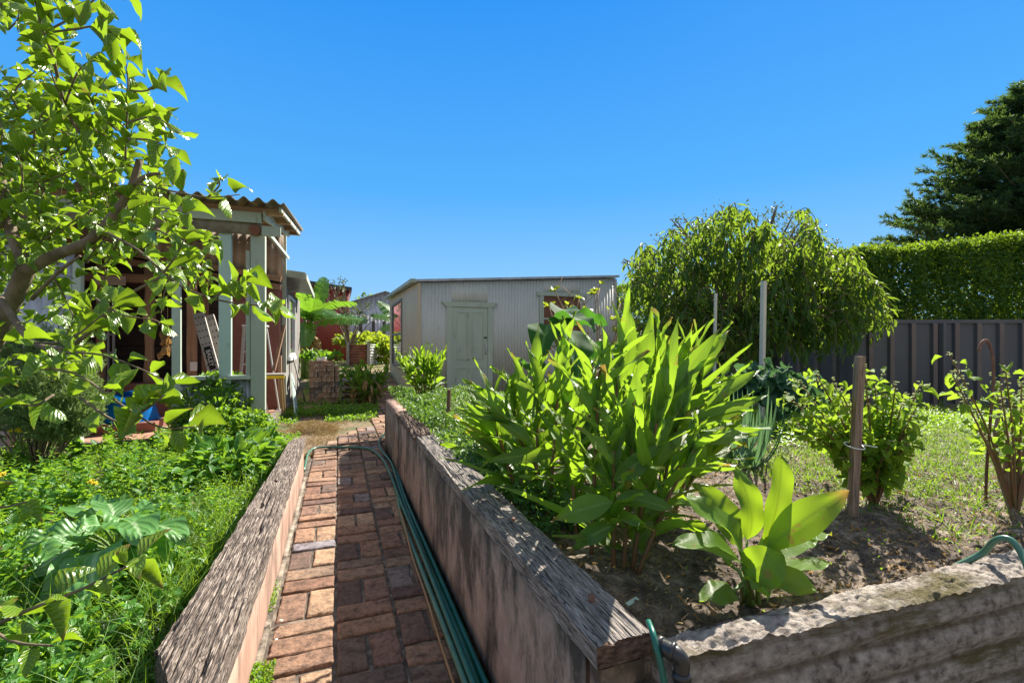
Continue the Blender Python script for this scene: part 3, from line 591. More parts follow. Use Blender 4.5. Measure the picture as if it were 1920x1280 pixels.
zz = wz1+.005; wf.box(wx0-fw-.06, wx1+fw+.06, SY-.045, SY-.011, zz, zz+.09); wf.box(wx0, wx1, SY-.04, SY-.011, wz0-.1, wz0-.003); wf.box(wx0, wx1, SY-.03, SY-.012, (wz0+wz1)/2-.02, (wz0+wz1)/2+.02)
win = wf.build('window', MT['green'], gs)
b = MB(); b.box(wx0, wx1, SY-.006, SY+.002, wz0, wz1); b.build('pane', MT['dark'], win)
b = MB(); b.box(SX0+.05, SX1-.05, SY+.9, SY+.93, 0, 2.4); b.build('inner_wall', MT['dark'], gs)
sw = MB(); t = .07
for (y0, y1, z0, z1) in ((ya-t, ya, zw0-t, zw1+t), (yb_, yb_+t, zw0-t, zw1+t), (ya, yb_, zw1, zw1+t), (ya, yb_, zw0-t, zw0), (ya, yb_, (zw0+zw1)/2-.03, (zw0+zw1)/2+.03)): sw.box(SX0-.04, SX0-.006, y0, y1, z0, z1)
side = sw.build('window', MT['greyboard'], gs); side['label'] = 'tall sash window in the side wall reflecting red'
b = MB(); b.box(SX0-.008, SX0+.002, ya, yb_, zw0, zw1); b.build('pane', MT['glass'], side)

# ================================================================== OPEN LEFT SHED
FYY = 6.47
os_ = thing('open_shed', 'old open fronted shed with sage green posts and rusty corrugated roof', 'shed', (-2.5, 7, 0))
def fpost(name, px0, px1, py0, py1, mat='green', Y=FYY, th=.09, par=None, zbase=None):
    a = FY(px0, py0, Y); c = FY(px1, py0, Y); z0 = FY((px0+px1)/2, py1, Y).z if zbase is None else zbase
    b = MB(); b.box(a.x, c.x, Y, Y+th, z0, a.z, None, 0, .003); return b.build(name, MT[mat], par or os_)
fpost('post', 470, 497, 440, 0, 'greend', FYY, .10, None, 0)
fpost('post', 410, 433, 408, 0, 'aqua', FYY+.01, .07, None, 0)
fpost('post', 322, 338, 470, 0, 'green', FYY+.01, .05, None, 0)
fpost('post', 136, 151, 490, 0, 'green', FYY, .08, None, 0)
fpost('window_mullion', 461, 469, 470, 712, 'greend', FYY+.02, .05)
b = MB(); a = FY(338, 706, FYY); c = FY(470, 711, FYY); b.box(a.x, c.x, FYY-.02, FYY+.1, a.z-.045, a.z); b.build('window_sill', MT['green'], os_)
b = MB(); corr(b, (0, FYY+.05, 0), (1, 0, 0), a.x, c.x, .02, a.z-.046, (0, -1, 0)); solid(b.build('sill_wall', MT['galv'], os_, True), .002)
# left sheet of galvanised iron beside the opening
xl = FY(136, 600, FYY).x; b = MB(); corr(b, (0, FYY+.03, 0), (1, 0, 0), xl-2.6, xl, .12, 2.25, (0, -1, 0), .1, .012); solid(b.build('corrugated_wall', MT['galv'], os_, True), .002)
# fascia beam, weathered sheet under it, log end, cross beam
xr_ = FY(490, 400, FYY-.06).x; zf = FY(490, 408, FYY-.06).z; b = MB(); b.box(xl-1.5, xr_, FYY-.075, FYY-.045, zf-.07, zf+.055); b.build('fascia_board', MT['green'], os_)
b = MB(); z1 = FY(480, 409, FYY-.02).z; z0 = FY(480, 441, FYY-.02).z; corr(b, (0, FYY-.02, 0), (1, 0, 0), xl-1.2, FY(497, 440, FYY).x-.03, z0, z1+.05, (0, -1, 0), .13, .005); solid(b.build('fibre_sheet', MT['asb'], os_, True), .004)
b = MB(); p = FY(478, 432, FYY-.03); b.tube([(p.x, p.y-.03, p.z), (p.x, p.y+.5, p.z)], .062, 16); b.build('log_end', MT['rust'], os_)
b = MB(); p = FY(491, 433, FYY-.05); q = FY(523, 433, FYY-.05); b.box(p.x, q.x+.02, FYY-.07, FYY-.02, p.z-.055, p.z+.06); b.build('cross_beam', MT['greend'], os_)
# roof: corrugations run front to back, rising towards the rear
RX1 = -.60; rf = lambda y: 2.86+(y-6.1)*(3.28-2.86)/(9.3-6.1)
b = MB(); n = int((RX1+5.2)/.15*8); V = []
for j, y in enumerate((6.08, 7.7, 9.35)):
    for i in range(n+1):
        x = -5.2+(RX1+5.2)*i/n; V.append((x, y+.02*nz(x*3, j), rf(y)+.028*math.sin(2*math.pi*x/.15)+.012*nz(x, y)))
b.add(V, [(j*(n+1)+i, j*(n+1)+i+1, (j+1)*(n+1)+i+1, (j+1)*(n+1)+i) for j in range(2) for i in range(n)], .5)
solid(b.build('roof', MT['asb'], os_, True), .007)
for yy in (6.45, 7.4, 8.4, 9.2):
    b = MB(); b.box(-5.1, RX1-.04, yy, yy+.05, rf(yy)-.12, rf(yy)-.045); b.build('purlin', MT['studh'], os_)
b = MB(); b.bar((xr_+.03, FYY-.05, zf+.03), (xr_+.05, 9.25, rf(9.2)-.10), .03, .11); b.bar((RX1-.06, 6.3, rf(6.3)-.06), (RX1-.06, 9.3, rf(9.3)-.09), .03, .05); b.build('barge_board', MT['green'], os_)
b = MB(); b.bar(FY(505, 440, 6.6), FX(541, 484, -.9), .035, .05); b.build('brace', MT['green'], os_)
# far corner post and side
CX = -.93
b = MB(); b.box(CX-.03, CX+.04, 9.42, 9.50, 0, FX(533, 432, CX).z); b.build('corner_post', MT['greend'], os_)
b = MB(); p = FX(524, 700, CX); b.box(CX-.05, CX, 9.02, 9.10, .0, 1.0); b.build('post', MT['stud'], os_)
# rear wall inside: upper faded sheet, sloping beams, dark boards, studs, maroon panels
YB = 9.35
b = MB(); corr(b, (0, YB, 0), (1, 0, 0), -5.2, CX, lambda u: 2.35-(u-CX)*.14, lambda u: 3.16, (0, -1, 0), .13, .012); solid(b.build('gable_sheet', MT['pinksheet'], os_, True), .003)
for dz, yy in ((0, YB-.06), (-.15, YB-.10)):
    b = MB(); b.bar((CX-.03, yy, 2.36+dz), (-4.6, yy, 2.88+dz), .05, .10); b.build('rafter', MT['studh'], os_)
b = MB()
for i in range(15): b.box(-5.2, CX-.06, YB+.01, YB+.03, .05+i*.16, .05+i*.16+.15, None, 0, .004)
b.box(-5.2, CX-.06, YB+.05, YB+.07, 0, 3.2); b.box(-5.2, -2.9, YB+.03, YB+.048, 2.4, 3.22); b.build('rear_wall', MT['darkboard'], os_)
b = MB(); b.box(FY(425, 600, YB).x, CX-.05, YB-.04, YB-.02, .05, 2.2); b.build('rear_panel', MT['maroon'], os_)
for (p0, p1, wv) in ((270, 287, 1), (350, 367, 0), (180, 194, 0), (368, 380, 0)):
    a = FY(p0, 600, 8.6).x; c = FY(p1, 600, 8.6).x; b = MB(); Y2 = 8.6 if p0 != 368 else 8.9
    V = []; 
    for j in range(14):
        z = .62+1.75*j/13; wob = .012*math.sin(z*7+wv*3)*(1 if wv else .2)
        for (x, y) in ((a-wob, Y2), (c+wob, Y2), (c+wob, Y2+.08), (a-wob, Y2+.08)): V.append((x, y, z))
    b.add(V, [(j*4+k, j*4+(k+1) % 4, j*4+4+(k+1) % 4, j*4+4+k) for j in range(13) for k in range(4)]); b.build('stud', MT['stud'], os_)
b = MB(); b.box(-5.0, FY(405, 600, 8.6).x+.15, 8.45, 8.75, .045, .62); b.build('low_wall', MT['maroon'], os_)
b = MB(); b.box(-5.0, FY(400, 600, 8.6).x, 8.5, 8.58, 2.12, 2.24); b.build('lintel', MT['studh'], os_)
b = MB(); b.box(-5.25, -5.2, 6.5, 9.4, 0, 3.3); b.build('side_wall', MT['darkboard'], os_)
b = MB(); p = FY(175, 516, 8.3); q = FY(234, 535, 8.3); b.box(p.x, q.x, 8.3, 8.33, q.z, p.z); b.build('light_panel', MT['pinksheet'], os_)
b = MB(); p = FY(354, 686, 8.5); b.box(p.x, p.x+.09, 8.56, 8.59, p.z-.08, p.z+.06); b.build('switch_box', MT['white'], os_)
b = MB(); b.bar((-.93, 6.55, .03), (-.93, 9.9, .03), .14, .10); b.build('brick_edge', MT['brickpile'], os_)
b = MB(); b.box(-6.2, FY(336, 840, 6.25).x, 6.16, 6.22, .0, .16, None, 0, .005); o = b.build('timber_edging', MT['sleeper']); tag(o, 'low dark timber edging board between the weedy bed and the open shed floor', 'edging')
b = MB(); b.grid(16, 12, lambda u, v: (-3.75+.55*u, 6.3+.02*nz(u*5, v*5), .05+.30*v*(1-.3*abs(u-.4))))
o = solid(b.build('stone_slab', MT['pinksheet']), .06); tag(o, 'pinkish broken slab leaning under the corrugated sheet by the doorway', 'slab')
# lean-to behind
lt = thing('lean_to', 'narrow weathered lean-to with a low green edged roof behind the open shed', 'lean-to', (-1.3, 11, 0))
b = MB()
for i in range(20):
    y0 = 9.62+i*.18; b.box(CX-.02, CX+.0+random.uniform(0, .008), y0, y0+.174, .0, 2.30, None)
b.build('board_wall', MT['greyboard'], lt)
b = MB(); b.box(-3.2, CX-.03, 13.1, 13.2, 0, 2.3); b.build('end_wall', MT['greyboard'], lt)
b = MB(); b.add([(-3.0, 9.55, 2.75), (-.58, 9.50, 2.50), (-.58, 12.6, 2.42), (-3.0, 13.3, 2.75), (-3.0, 9.55, 2.78), (-.58, 9.50, 2.53), (-.58, 12.6, 2.45), (-3.0, 13.3, 2.78)], [(3, 2, 1, 0), (4, 5, 6, 7), (0, 1, 5, 4), (1, 2, 6, 5), (2, 3, 7, 6), (3, 0, 4, 7)])
b.build('roof', MT['galv'], lt)
b = MB(); b.bar((-.57, 9.52, 2.46), (-.57, 12.62, 2.38), .03, .11); b.bar((-.93, 9.50, 2.50), (-.58, 9.50, 2.46), .03, .12); b.build('fascia_board', MT['greend'], lt)
b = MB()
for (y0, y1) in ((10.0, 10.06), (11.2, 11.26)): b.box(CX+.01, CX+.05, y0, y1, .95, 2.15)
b.box(CX+.01, CX+.05, 10.06, 11.2, .95, 1.01); b.box(CX+.01, CX+.05, 10.06, 11.2, 2.09, 2.15); b.box(CX+.01, CX+.07, 9.95, 11.3, .88, .945)
wn_ = b.build('window', MT['white'], lt); b = MB(); b.box(CX+.012, CX+.02, 10.06, 11.2, 1.01, 2.09); b.build('pane', MT['glass'], wn_)
for i, (px0, py0, px1, py1, mt, lab) in enumerate(((548, 705, 556, 778, 'aqua', 'pale aqua painted board leaning against the lean-to wall'), (549, 668, 572, 770, 'greyboard', 'longer grey green board leaning beside the aqua board'))):
    b = MB(); top = FX(px0, py0, CX+.06); bot = FX(px1, py1, CX+.28); bot.z = .0; b.bar(bot, top, .17, .022, (1, 0, .3)); o = b.build('leaning_board', MT[mt]); tag(o, lab, 'board')

# things inside the open shed
ld = thing('scaffold_plank', 'perforated aluminium plank with bold lettering leaning in the open shed', 'plank', FY(400, 700, 8.2))
def plankpair(tx, ty, bx, by, wpx, Y, par):
    top = FY(tx, ty, Y+.25); bot = FY(bx, by, Y-.15); d = (bot-top).normalized(); b = MB(); wd = .15
    b.bar(top, bot, wd, .05, (0, -1, 0)); s_ = d.cross(Vector((0, -1, 0))).normalized(); n_ = s_.cross(d).normalized()
    if n_.y > 0: n_ = -n_
    L = (bot-top).length
    for k in range(9):
        for s in (-.048, .0, .048):
            c = top+d*(.08+k*L/9.5)+s_*s+n_*.027
            if 4 < k < 8 and s == 0: continue
            b.bar(c-s_*.009, c+s_*.009, .018, .004, n_, None, 1)
    b.build('plank_body', [MT['plank'], MT['hole']], par); return top, bot, d, s_, n_, L
T_ = plankpair(372, 588, 404, 706, 20, 8.2, ld)
top, bot, d_, s_, n_, L_ = T_
b = MB(); c = top+d_*L_*.72+n_*.029; b.bar(c-d_*.19, c+d_*.19, .085, .004, n_); b.build('sticker', MT['hole'], ld)
cu = bpy.data.curves.new('lettering', 'FONT'); cu.body = 'BAILEY'; cu.size = .085; cu.extrude = .001; cu.align_x = 'CENTER'; cu.align_y = 'CENTER'; cu.space_character = 1.05
tmp = bpy.data.objects.new('tmp', cu); C.objects.link(tmp); dg = bpy.context.evaluated_depsgraph_get(); me = bpy.data.meshes.new_from_object(tmp.evaluated_get(dg)); bpy.data.objects.remove(tmp)
xax = d_; zax = n_; yax = zax.cross(xax); M4 = Matrix(((xax.x, yax.x, zax.x, 0), (xax.y, yax.y, zax.y, 0), (xax.z, yax.z, zax.z, 0), (0, 0, 0, 1))); M4.translation = c+n_*.004
me.transform(M4); me.name = 'lettering'; me.materials.clear(); link('lettering', me, MT['text'], ld)
l2 = thing('scaffold_plank', 'plain perforated plank leaning just right of the lettered one', 'plank', FY(420, 700, 8.3)); plankpair(391, 592, 424, 700, 20, 8.32, l2)
sl = thing('step_ladder', 'open aluminium step ladder standing inside the open shed', 'ladder', FY(485, 700, 8.6))
apex = FY(458, 612, 8.7); f1 = FY(446, 702, 8.6); f2 = FY(524, 704, 8.9); ap2 = FY(500, 615, 8.9); b = MB()
b.bar(apex, (f1.x, 8.6, .05), .05, .02); b.bar(ap2, (f2.x, 8.9, .05), .05, .02); b.build('ladder_rail', MT['alu'], sl)
b = MB(); b.bar(apex+Vector((.04, .0, 0)), (f1.x+.42, 8.75, .05), .05, .02); b.bar(ap2-Vector((.04, 0, 0)), (f2.x-.3, 8.7, .05), .05, .02); b.build('rear_rail', MT['alu'], sl)
for k in range(1, 7):
    b = MB(); t = k/7; p = apex.lerp(Vector((f1.x, 8.6, .05)), t); q = (apex+Vector((.04, 0, 0))).lerp(Vector((f1.x+.42, 8.75, .05)), t); b.bar(p, q, .06, .015); b.build('tread', MT['alu'], sl)
b = MB(); b.box(apex.x-.03, ap2.x+.03, 8.66, 8.95, apex.z, apex.z+.03); b.build('top_cap', MT['alu'], sl)
d2 = thing('ladder', 'narrow grey ladder standing in the dark doorway behind the citrus leaves', 'ladder', FY(207, 700, 8.2)); b = MB()
for px in (203, 213): p = FY(px, 540, 8.3); b.bar((p.x, 8.3, .05), (p.x, 8.3, p.z), .02, .03, (0, 1, 0))
b.build('ladder_rail', MT['galv'], d2); xa_, xb_ = FY(203, 600, 8.3).x, FY(213, 600, 8.3).x
for k in range(7): b = MB(); b.bar((xa_, 8.3, .3+.26*k), (xb_, 8.3, .3+.26*k), .02, .02); b.build('rung', MT['galv'], d2)
tb = thing('plastic_tub', 'blue plastic tub tipped over on the shed floor behind the leaves', 'tub', (-2.6, 7.6, .05))
cen = FY(241, 770, 7.6); b = MB(); ax = Vector((.12, -.2, .95)).normalized(); pts = []; rad = []
for t, r_ in ((0, .04), (.0, .30), (.02, .33), (.10, .36), (.22, .40), (.32, .44), (.34, .47), (.33, .45), (.22, .38), (.05, .30)): pts.append(Vector((cen.x, 7.7, .50))-ax*t*.9); rad.append(r_*.72)
b.tube(pts, rad, 28); o = b.build('tub_shell', MT['blue'], tb, True); b = MB(); b.tube([Vector((cen.x-.1, 7.7, .53)), Vector((cen.x+.1, 7.7, .56))], .03, 8); b.build('tub_handle', MT['blue'], tb, True)
b = MB(); b.box(cen.x-.3, cen.x+.34, 7.45, 8.0, .046, .17); o = b.build('low_step', MT['maroon']); tag(o, 'low maroon block the blue plastic tub sits on', 'block')
sb = thing('dried_herb_bunch', 'bunch of brown dried leaves hanging on a string in the shed window', 'dried herbs', FY(312, 600, 7.2))
lv = LV(T_OVAL); p0 = FY(314, 600, 7.2); p1 = FY(309, 660, 7.2)
for i in range(60):
    t = random.random(); lv.one(p0.lerp(p1, t)+Vector((random.uniform(-.05, .05), random.uniform(-.05, .05), 0)), (random.uniform(-.5, .5), random.uniform(-.4, .4), -1), (random.uniform(-1, 1), -1, 0), .11, .05)
lv.build('dry_leaves', MT['drybrown'], sb); b = MB(); b.tube([FY(315, 500, 7.2), p0], .004, 5); b.build('string', MT['straw'], sb)
stl = thing('wooden_stool', 'small stool with yellow edge just inside the shed corner post', 'stool', (-1.05, 8.9, 0)); q = FY(515, 705, 8.5)
b = MB(); b.box(q.x-.24, q.x+.16, 8.35, 8.72, q.z-.0, q.z+.04); b.build('seat', MT['greyboard'], stl); b = MB(); b.box(q.x-.242, q.x+.162, 8.335, 8.349, q.z-.03, q.z+.02); b.build('seat_edge', MT['yflower'], stl)
for sx_, sy_ in ((-.2, 8.38), (.12, 8.38), (-.2, 8.68), (.12, 8.68)): b = MB(); b.bar((q.x+sx_*1.1, sy_, .045), (q.x+sx_*.8, sy_, q.z), .03, .03); b.build('leg', MT['straw'], stl)
b = MB(); b.bar(FY(513, 695, 8.55), FY(533, 610, 8.9), .05, .03); o = b.build('timber_prop', MT['stud']); tag(o, 'thin brown timber leaning above the yellow edged stool', 'timber')

# ================================================================== BRICK STACK
def one_brick(x, y, z, long_x, r):
    L, D, H = (.23, .076, .104); sx_, sy_ = (L, D) if long_x else (D, L); b = MB()
    c = .006; V = []
    for (zz, ins) in ((0, c), (c, 0), (H-c, 0), (H, c)):
        for (sxx, syy) in ((-1, -1), (1, -1), (1, 1), (-1, 1)):
            V.append((sxx*(sx_/2-ins)+random.uniform(-.003, .003), syy*(sy_/2-ins)+random.uniform(-.003, .003), zz))
    b.add(V, [(i*4+k, i*4+(k+1) % 4, i*4+4+(k+1) % 4, i*4+4+k) for i in range(3) for k in range(4)]+[(3, 2, 1, 0), (12, 13, 14, 15)], r)
    o = b.build('loose_brick', MT['brickpile']); o.location = (x, y, z); o.rotation_euler = (0, random.uniform(-.02, .02), random.uniform(-.12, .12))
    tag(o, 'salvaged red brick in the square stack beside the lean-to', 'brick', 'bricks in the salvaged stack'); return o
bx0 = G(566, 757).x; by = G(600, 757).y
bxr = FY(635, 700, by).x; nb = 0; bx0 = -.55
for row in range(8):
    z = .005+row*.108; x = bx0; flip = row % 2; m = 0; end = bxr
    if row == 7: end = bxr-.05
    while x < end-.05:
        lx = (m+flip) % 3 == 0 or row in (0, 7)
        wd = .237 if lx else .081
        if x+wd > end+.06: wd = .081; lx = False
        rr = random.choice([.05, .1, .3, .7, .12, .35, .65, .93]); one_brick(x+wd/2, by+(.045 if lx else .12)+random.uniform(-.022, .022), z, lx, rr)
        x += wd; m += 1
    m = 0
b = MB(); b.box(bx0, bxr-.02, by+.25, by+.7, 0, .72); 
o = b.build('brick_core', MT['brickpile']); tag(o, 'rear rows of the salvaged brick stack behind the front face', 'bricks')
bk = MB(); p = FY(603, 678, by+.1); bk.tube([(p.x, by+.12, .762), (p.x, by+.12, .92), (p.x, by+.12, .935), (p.x, by+.12, .935), (p.x, by+.12, .78)], [.075, .095, .10, .088, .07], 20)
o = bk.build('plastic_bucket', MT['white'], None, True); tag(o, 'small white plastic bucket on top of the brick stack', 'bucket')
pv = thing('stacked_slabs', 'low heap of flat paving slabs right of the brick stack', 'slabs', (bxr+.4, by+.3, 0))
for i in range(4):
    b = MB(); b.box(bxr+.06, bxr+.62, by+.1, by+.6, .02+i*.13, .02+i*.13+.05, None, 0, .015); b.build('slab', MT['mortar'], pv)
    if i < 3: b = MB(); b.box(bxr+.12, bxr+.5, by+.18, by+.5, .075+i*.13, .145+i*.13, None, 0, .01); b.build('spacer', MT['rust'], pv)

# ================================================================== FAR BACKGROUND
def shedbox(name, label, x0, x1, y0, y1, z0, zl, zr, mat, roofmat, pitch=.15, amp=.012, gable=False):
    t_ = thing(name, label, 'shed', ((x0+x1)/2, y0, z0)); b = MB()
    if gable:
        xm = (x0+x1)/2; corr(b, (0, y0, 0), (1, 0, 0), x0, x1, z0, lambda u: zl+(zr-zl)*(1-abs(u-xm)/(xm-x0)), (0, -1, 0), pitch, amp, 4)
    else: corr(b, (0, y0, 0), (1, 0, 0), x0, x1, z0, lambda u: zl+(zr-zl)*(u-x0)/(x1-x0), (0, -1, 0), pitch, amp, 4)
    corr(b, (x1, 0, 0), (0, 1, 0), y0, y1, z0, zl if gable else zr, (1, 0, 0), pitch, amp, 4); solid(b.build('wall', MT[mat], t_, True), .004)
    b = MB()
    if gable:
        for (xa, xb, za, zb) in ((x0-.2, xm, zl-.1, zr+.03), (x1+.2, xm, zl-.1, zr+.03)):
            n = 40; V = []
            for i in range(n+1):
                y = y0-.2+(y1-y0+.3)*i/n; zo = .03*math.sin(i*2.2); V += [(xa, y, za+zo), (xb, y, zb+zo)]
            b.add(V, [(i*2, i*2+1, i*2+3, i*2+2) for i in range(n)])
    else: b.add([(x0-.1, y0-.12, zl), (x1+.1, y0-.12, zr), (x1+.1, y1, zr), (x0-.1, y1, zl), (x0-.1, y0-.12, zl+.14), (x1+.1, y0-.12, zr+.14), (x1+.1, y1, zr+.14), (x0-.1, y1, zl+.14)], [(3, 2, 1, 0), (4, 5, 6, 7), (0, 1, 5, 4), (1, 2, 6, 5), (2, 3, 7, 6), (3, 0, 4, 7)])
    b.build('roof', MT[roofmat], t_); return t_
p = P(655, 600, 20); zr = P(657, 545, 20).z; p2 = P(560, 600, 19.3)
shedbox('red_shed', 'dark red metal shed behind the banana plant', p.x-6, p.x, p.y, p.y+4, .3, zr+.75, zr, 'red', 'black')
p = P(676, 600, 31); q = P(745, 600, 31)
shedbox('grey_shed', 'distant pale grey shed with a ribbed gable roof', p.x-1.3, q.x+2.2, p.y, p.y+6, .3, P(680, 572, 31).z, P(706, 545, 31).z, 'galv', 'galv', .3, .02, True)
fb = thing('far_fence', 'grey corrugated fence with dark posts in front of the distant grey shed', 'fence', P(700, 640, 25)); b = MB(); a = P(640, 640, 25); c = P(760, 640, 25)
corr(b, (0, a.y, 0), (1, 0, 0), a.x-1, c.x+2, .3, P(700, 590, 25).z, (0, -1, 0), .2, .02, 4); solid(b.build('sheet', MT['galv'], fb, True), .004)
for px in (676, 700, 720): p = P(px, 640, 24.8); b = MB(); b.box(p.x-.08, p.x+.08, p.y-.1, p.y, .3, 2.4); b.build('post', MT['black'], fb)
rb = thing('raised_planter', 'raised garden planter of rusty and bright corrugated iron', 'planter', P(685, 680, 17.5))
pA = P(652, 684, 16.5); pB = P(691, 686, 16.5); pC = P(720, 678, 18.6); zt = pA.z+.72; z0 = .30; pA.z = pB.z = pC.z = 0
def hcorr(b, a, c, z0, z1):
    d = (c-a); n_ = Vector((-d.y, d.x, 0)).normalized(); nn = 60
    V = []
    for j in range(nn+1):
        z = z0+(z1-z0)*j/nn; o_ = n_*(.02*math.sin(z*2*math.pi/.1))
        V += [tuple(Vector((a.x, a.y, z))+o_), tuple(Vector((c.x, c.y, z))+o_)]
    b.add(V, [(j*2, j*2+1, j*2+3, j*2+2) for j in range(nn)])
b = MB(); hcorr(b, pA, pB, z0, zt); solid(b.build('rusty_side', MT['rust'], rb, True), .004)
b = MB(); hcorr(b, pB, pC, z0, zt); solid(b.build('bright_side', MT['alu'], rb, True), .004)
b = MB(); pD = pA+(pC-pB); hcorr(b, pA, pD, z0, zt); hcorr(b, pD, pC, z0, zt); solid(b.build('rear_sides', MT['rust'], rb, True), .004)
for q in (pA, pB, pC): b = MB(); b.box(q.x-.05, q.x+.05, q.y-.05, q.y+.05, z0, zt+.08); b.build('post', MT['greyboard'], rb)
b = MB(); b.add([(v.x, v.y, zt-.08) for v in (pA, pB, pC, pD)], [(0, 1, 2, 3)]); b.build('soil_fill', MT['soil'], rb)

# ================================================================== FENCE AND POLES
def steel_fence(name, label, a, c, z0a, z1a, z0b, z1b):
    a = Vector((a.x, a.y, 0)); c = Vector((c.x, c.y, 0)); L = (c-a).length; d = (c-a)/L; n_ = Vector((d.y, -d.x, 0))
    if n_.dot(-a) < 0: n_ = -n_
    t_ = thing(name, label, 'fence', a); b = MB(); ribs = MB(); pitch = .31; V = []; k = 0; u = 0; prof = []
    while u < L:
        prof += [(u, 0), (u+pitch*.62, 0), (u+pitch*.68, .038), (u+pitch*.90, .038), (u+pitch*.96, 0)]; u += pitch
    prof = [p_ for p_ in prof if p_[0] <= L]; n = len(prof)
    for j in range(2):
        for (u, o_) in prof:
            p_ = a+d*u+n_*o_; f = u/L; z = (z0a+(z0b-z0a)*f, z1a+(z1b-z1a)*f)[j]; V.append((p_.x, p_.y, z))
    b.add(V, [(i, i+1, n+i+1, n+i) for i in range(n-1)]); solid(b.build('panel', MT['fence'], t_), .002)
    u = 0
    while u+pitch < L:
        f = u/L; p_ = a+d*(u+pitch*.79)+n_*.0405; ribs.bar((p_.x, p_.y, z0a+(z0b-z0a)*f+.01), (p_.x, p_.y, z1a+(z1b-z1a)*f-.04), pitch*.2, .003, n_); u += pitch
    ribs.build('rib', MT['fencebrown'], t_)
    b = MB(); b.bar((a.x, a.y, z1a), (c.x, c.y, z1b), .075, .055); b.build('top_rail', MT['fence'], t_)
    b = MB(); b.bar((a.x, a.y, z0a-.06), (c.x, c.y, z0b-.06), .09, .14); b.build('plinth', MT['sleeper'], t_)
    for f in (0, .33, .66, 1):
        p_ = a+(c-a)*f+n_*.03; z = z1a+(z1b-z1a)*f; b = MB(); b.box(p_.x-.035, p_.x+.035, p_.y-.035, p_.y+.035, 0, z-.028); b.build('post', MT['fence'], t_)
fa = P(1600, 700, 7.6); fc = P(2120, 700, 7.1); fd = P(1190, 700, 12.6)
steel_fence('steel_fence', 'dark slate ribbed steel fence facing the bed on the right under the hedge', fa, fc, .24, 1.565, .26, 1.545)
steel_fence('steel_fence', 'dark ribbed steel fence running back behind the drooping tree', fd, fa, .1, 1.74, .24, 1.575)
def pole(name, x0, y0, x1, y1, d, rad, mat, label, cat='pole', sides=4):
    b = MB(); a = P(x0, y0, d); c = P(x1, y1, d); z = hb(c.x, c.y)-.05; bot = Vector((c.x, c.y, z)); b.tube([bot, bot.lerp(a, .5), a], rad, sides); tag(b.build(name, MT[mat]), label, cat)
pole('garden_pole', 1432, 527, 1427, 690, 4.6, .028, 'cream_paint', 'tall square cream pole standing in front of the drooping tree')
pole('garden_pole', 1342, 550, 1338, 690, 4.8, .018, 'cream_paint', 'thinner pale pole left of the square cream pole', sides=6)
pole('garden_stake', 842, 730, 840, 778, 4.2, .018, 'rod', 'short rusty stake among the weeds near the left end of the bed', 'stake', 6)
def Gb(x, y):                                        # pixel ray down to the bed soil
    z = .5
    for _ in range(6): p = G(x, y, z); z = hb(p.x, p.y)
    return Vector((p.x, p.y, z))
s0 = Gb(1598, 972); dS = s0.x*st+s0.y*ct; s1 = P(1612, 668, dS)
sk = thing('wooden_stake', 'grey brown wooden stake tied to the flowering basil bush', 'stake', s0); b = MB()
n = 14; V = []
for j in range(n+1):
    p_ = s0.lerp(s1, j/n)-Vector((0, 0, .05 if j == 0 else 0)); wob = .003*nz(j*.9, 2)
    for k in range(4):
        a_ = math.pi/4+k*math.pi/2-.4; V.append((p_.x+.020*math.cos(a_)+wob, p_.y+.020*math.sin(a_), p_.z))
b.add(V, [(j*4+k, j*4+(k+1) % 4, j*4+4+(k+1) % 4, j*4+4+k) for j in range(n) for k in range(4)]+[tuple(n*4+k for k in range(4))]); b.build('stake_post', MT['stake'], sk)
b = MB(); q = P(1602, 835, dS); ring = [(q.x+.034*math.cos(t*.5)+.0, q.y+.034*math.sin(t*.5), q.z+.008*math.sin(t*.5)) for t in range(14)]; b.tube(ring+[P(1645, 838, dS)], .0022, 6); b.build('tie_wire', MT['white'], sk)
r0 = Gb(1848, 945); dR = r0.x*st+r0.y*ct
b = MB(); b.tube(crspline([r0-Vector((0, 0, .05)), P(1850, 880, dR), P(1856, 800, dR), P(1862, 720, dR), P(1861, 670, dR), P(1852, 640, dR), P(1842, 641, dR), P(1834, 657, dR)], 6), .0058, 8)
tag(b.build('rusty_hook_rod', MT['rod'], None, True), 'rusty iron rod with hooked top standing near the right edge', 'rod')

# ================================================================== BIG-LEAF PLANTS
p_strap = lambda t: max(.02, math.sin(math.pi*t**.62)**1.25*1.12)
def blade(b, base, tip, W, n_, arch=.12, prof=p_lance, fold=.12, wave=.012, nv=13, nc=4, r=None, twist=0):
    """one broad leaf from base to tip; n_ = facing direction, arch lifts the middle"""
    base = Vector(base); tip = Vector(tip); n_ = Vector(n_); d = tip-base; L = d.length; dn = d/L
    s0_ = dn.cross(n_); s0_ = s0_.normalized() if s0_.length > 1e-3 else dn.orthogonal(); nn = s0_.cross(dn).normalized(); ph = random.random()*9; V = []; UV = []
    for j in range(nv):
        t = j/(nv-1); c = base+d*t+nn*(arch*L*math.sin(math.pi*t**.8)); c.z -= 0
        a_ = twist*t; s_ = s0_*math.cos(a_)+nn*math.sin(a_); m_ = nn*math.cos(a_)-s0_*math.sin(a_); w_ = prof(t)*W
        for i in range(nc+1):
            u = i/nc*2-1; V.append(c+s_*(u*w_*.5)+m_*(fold*abs(u)*w_+wave*math.sin(t*13+ph+u*2.2)*abs(u)*(.3+t))); UV.append((u*.5+.5, t))
    b.add(V, [(j*(nc+1)+i, j*(nc+1)+i+1, (j+1)*(nc+1)+i+1, (j+1)*(nc+1)+i) for j in range(nv-1) for i in range(nc)], r, UV)
def rup(d, k=.5):
    """a leaf's upper face: mostly towards the light, scattered"""
    return (Vector((0, 0, 1))+Vector((random.uniform(-k, k), random.uniform(-k, k), random.uniform(-k, k)))).normalized()
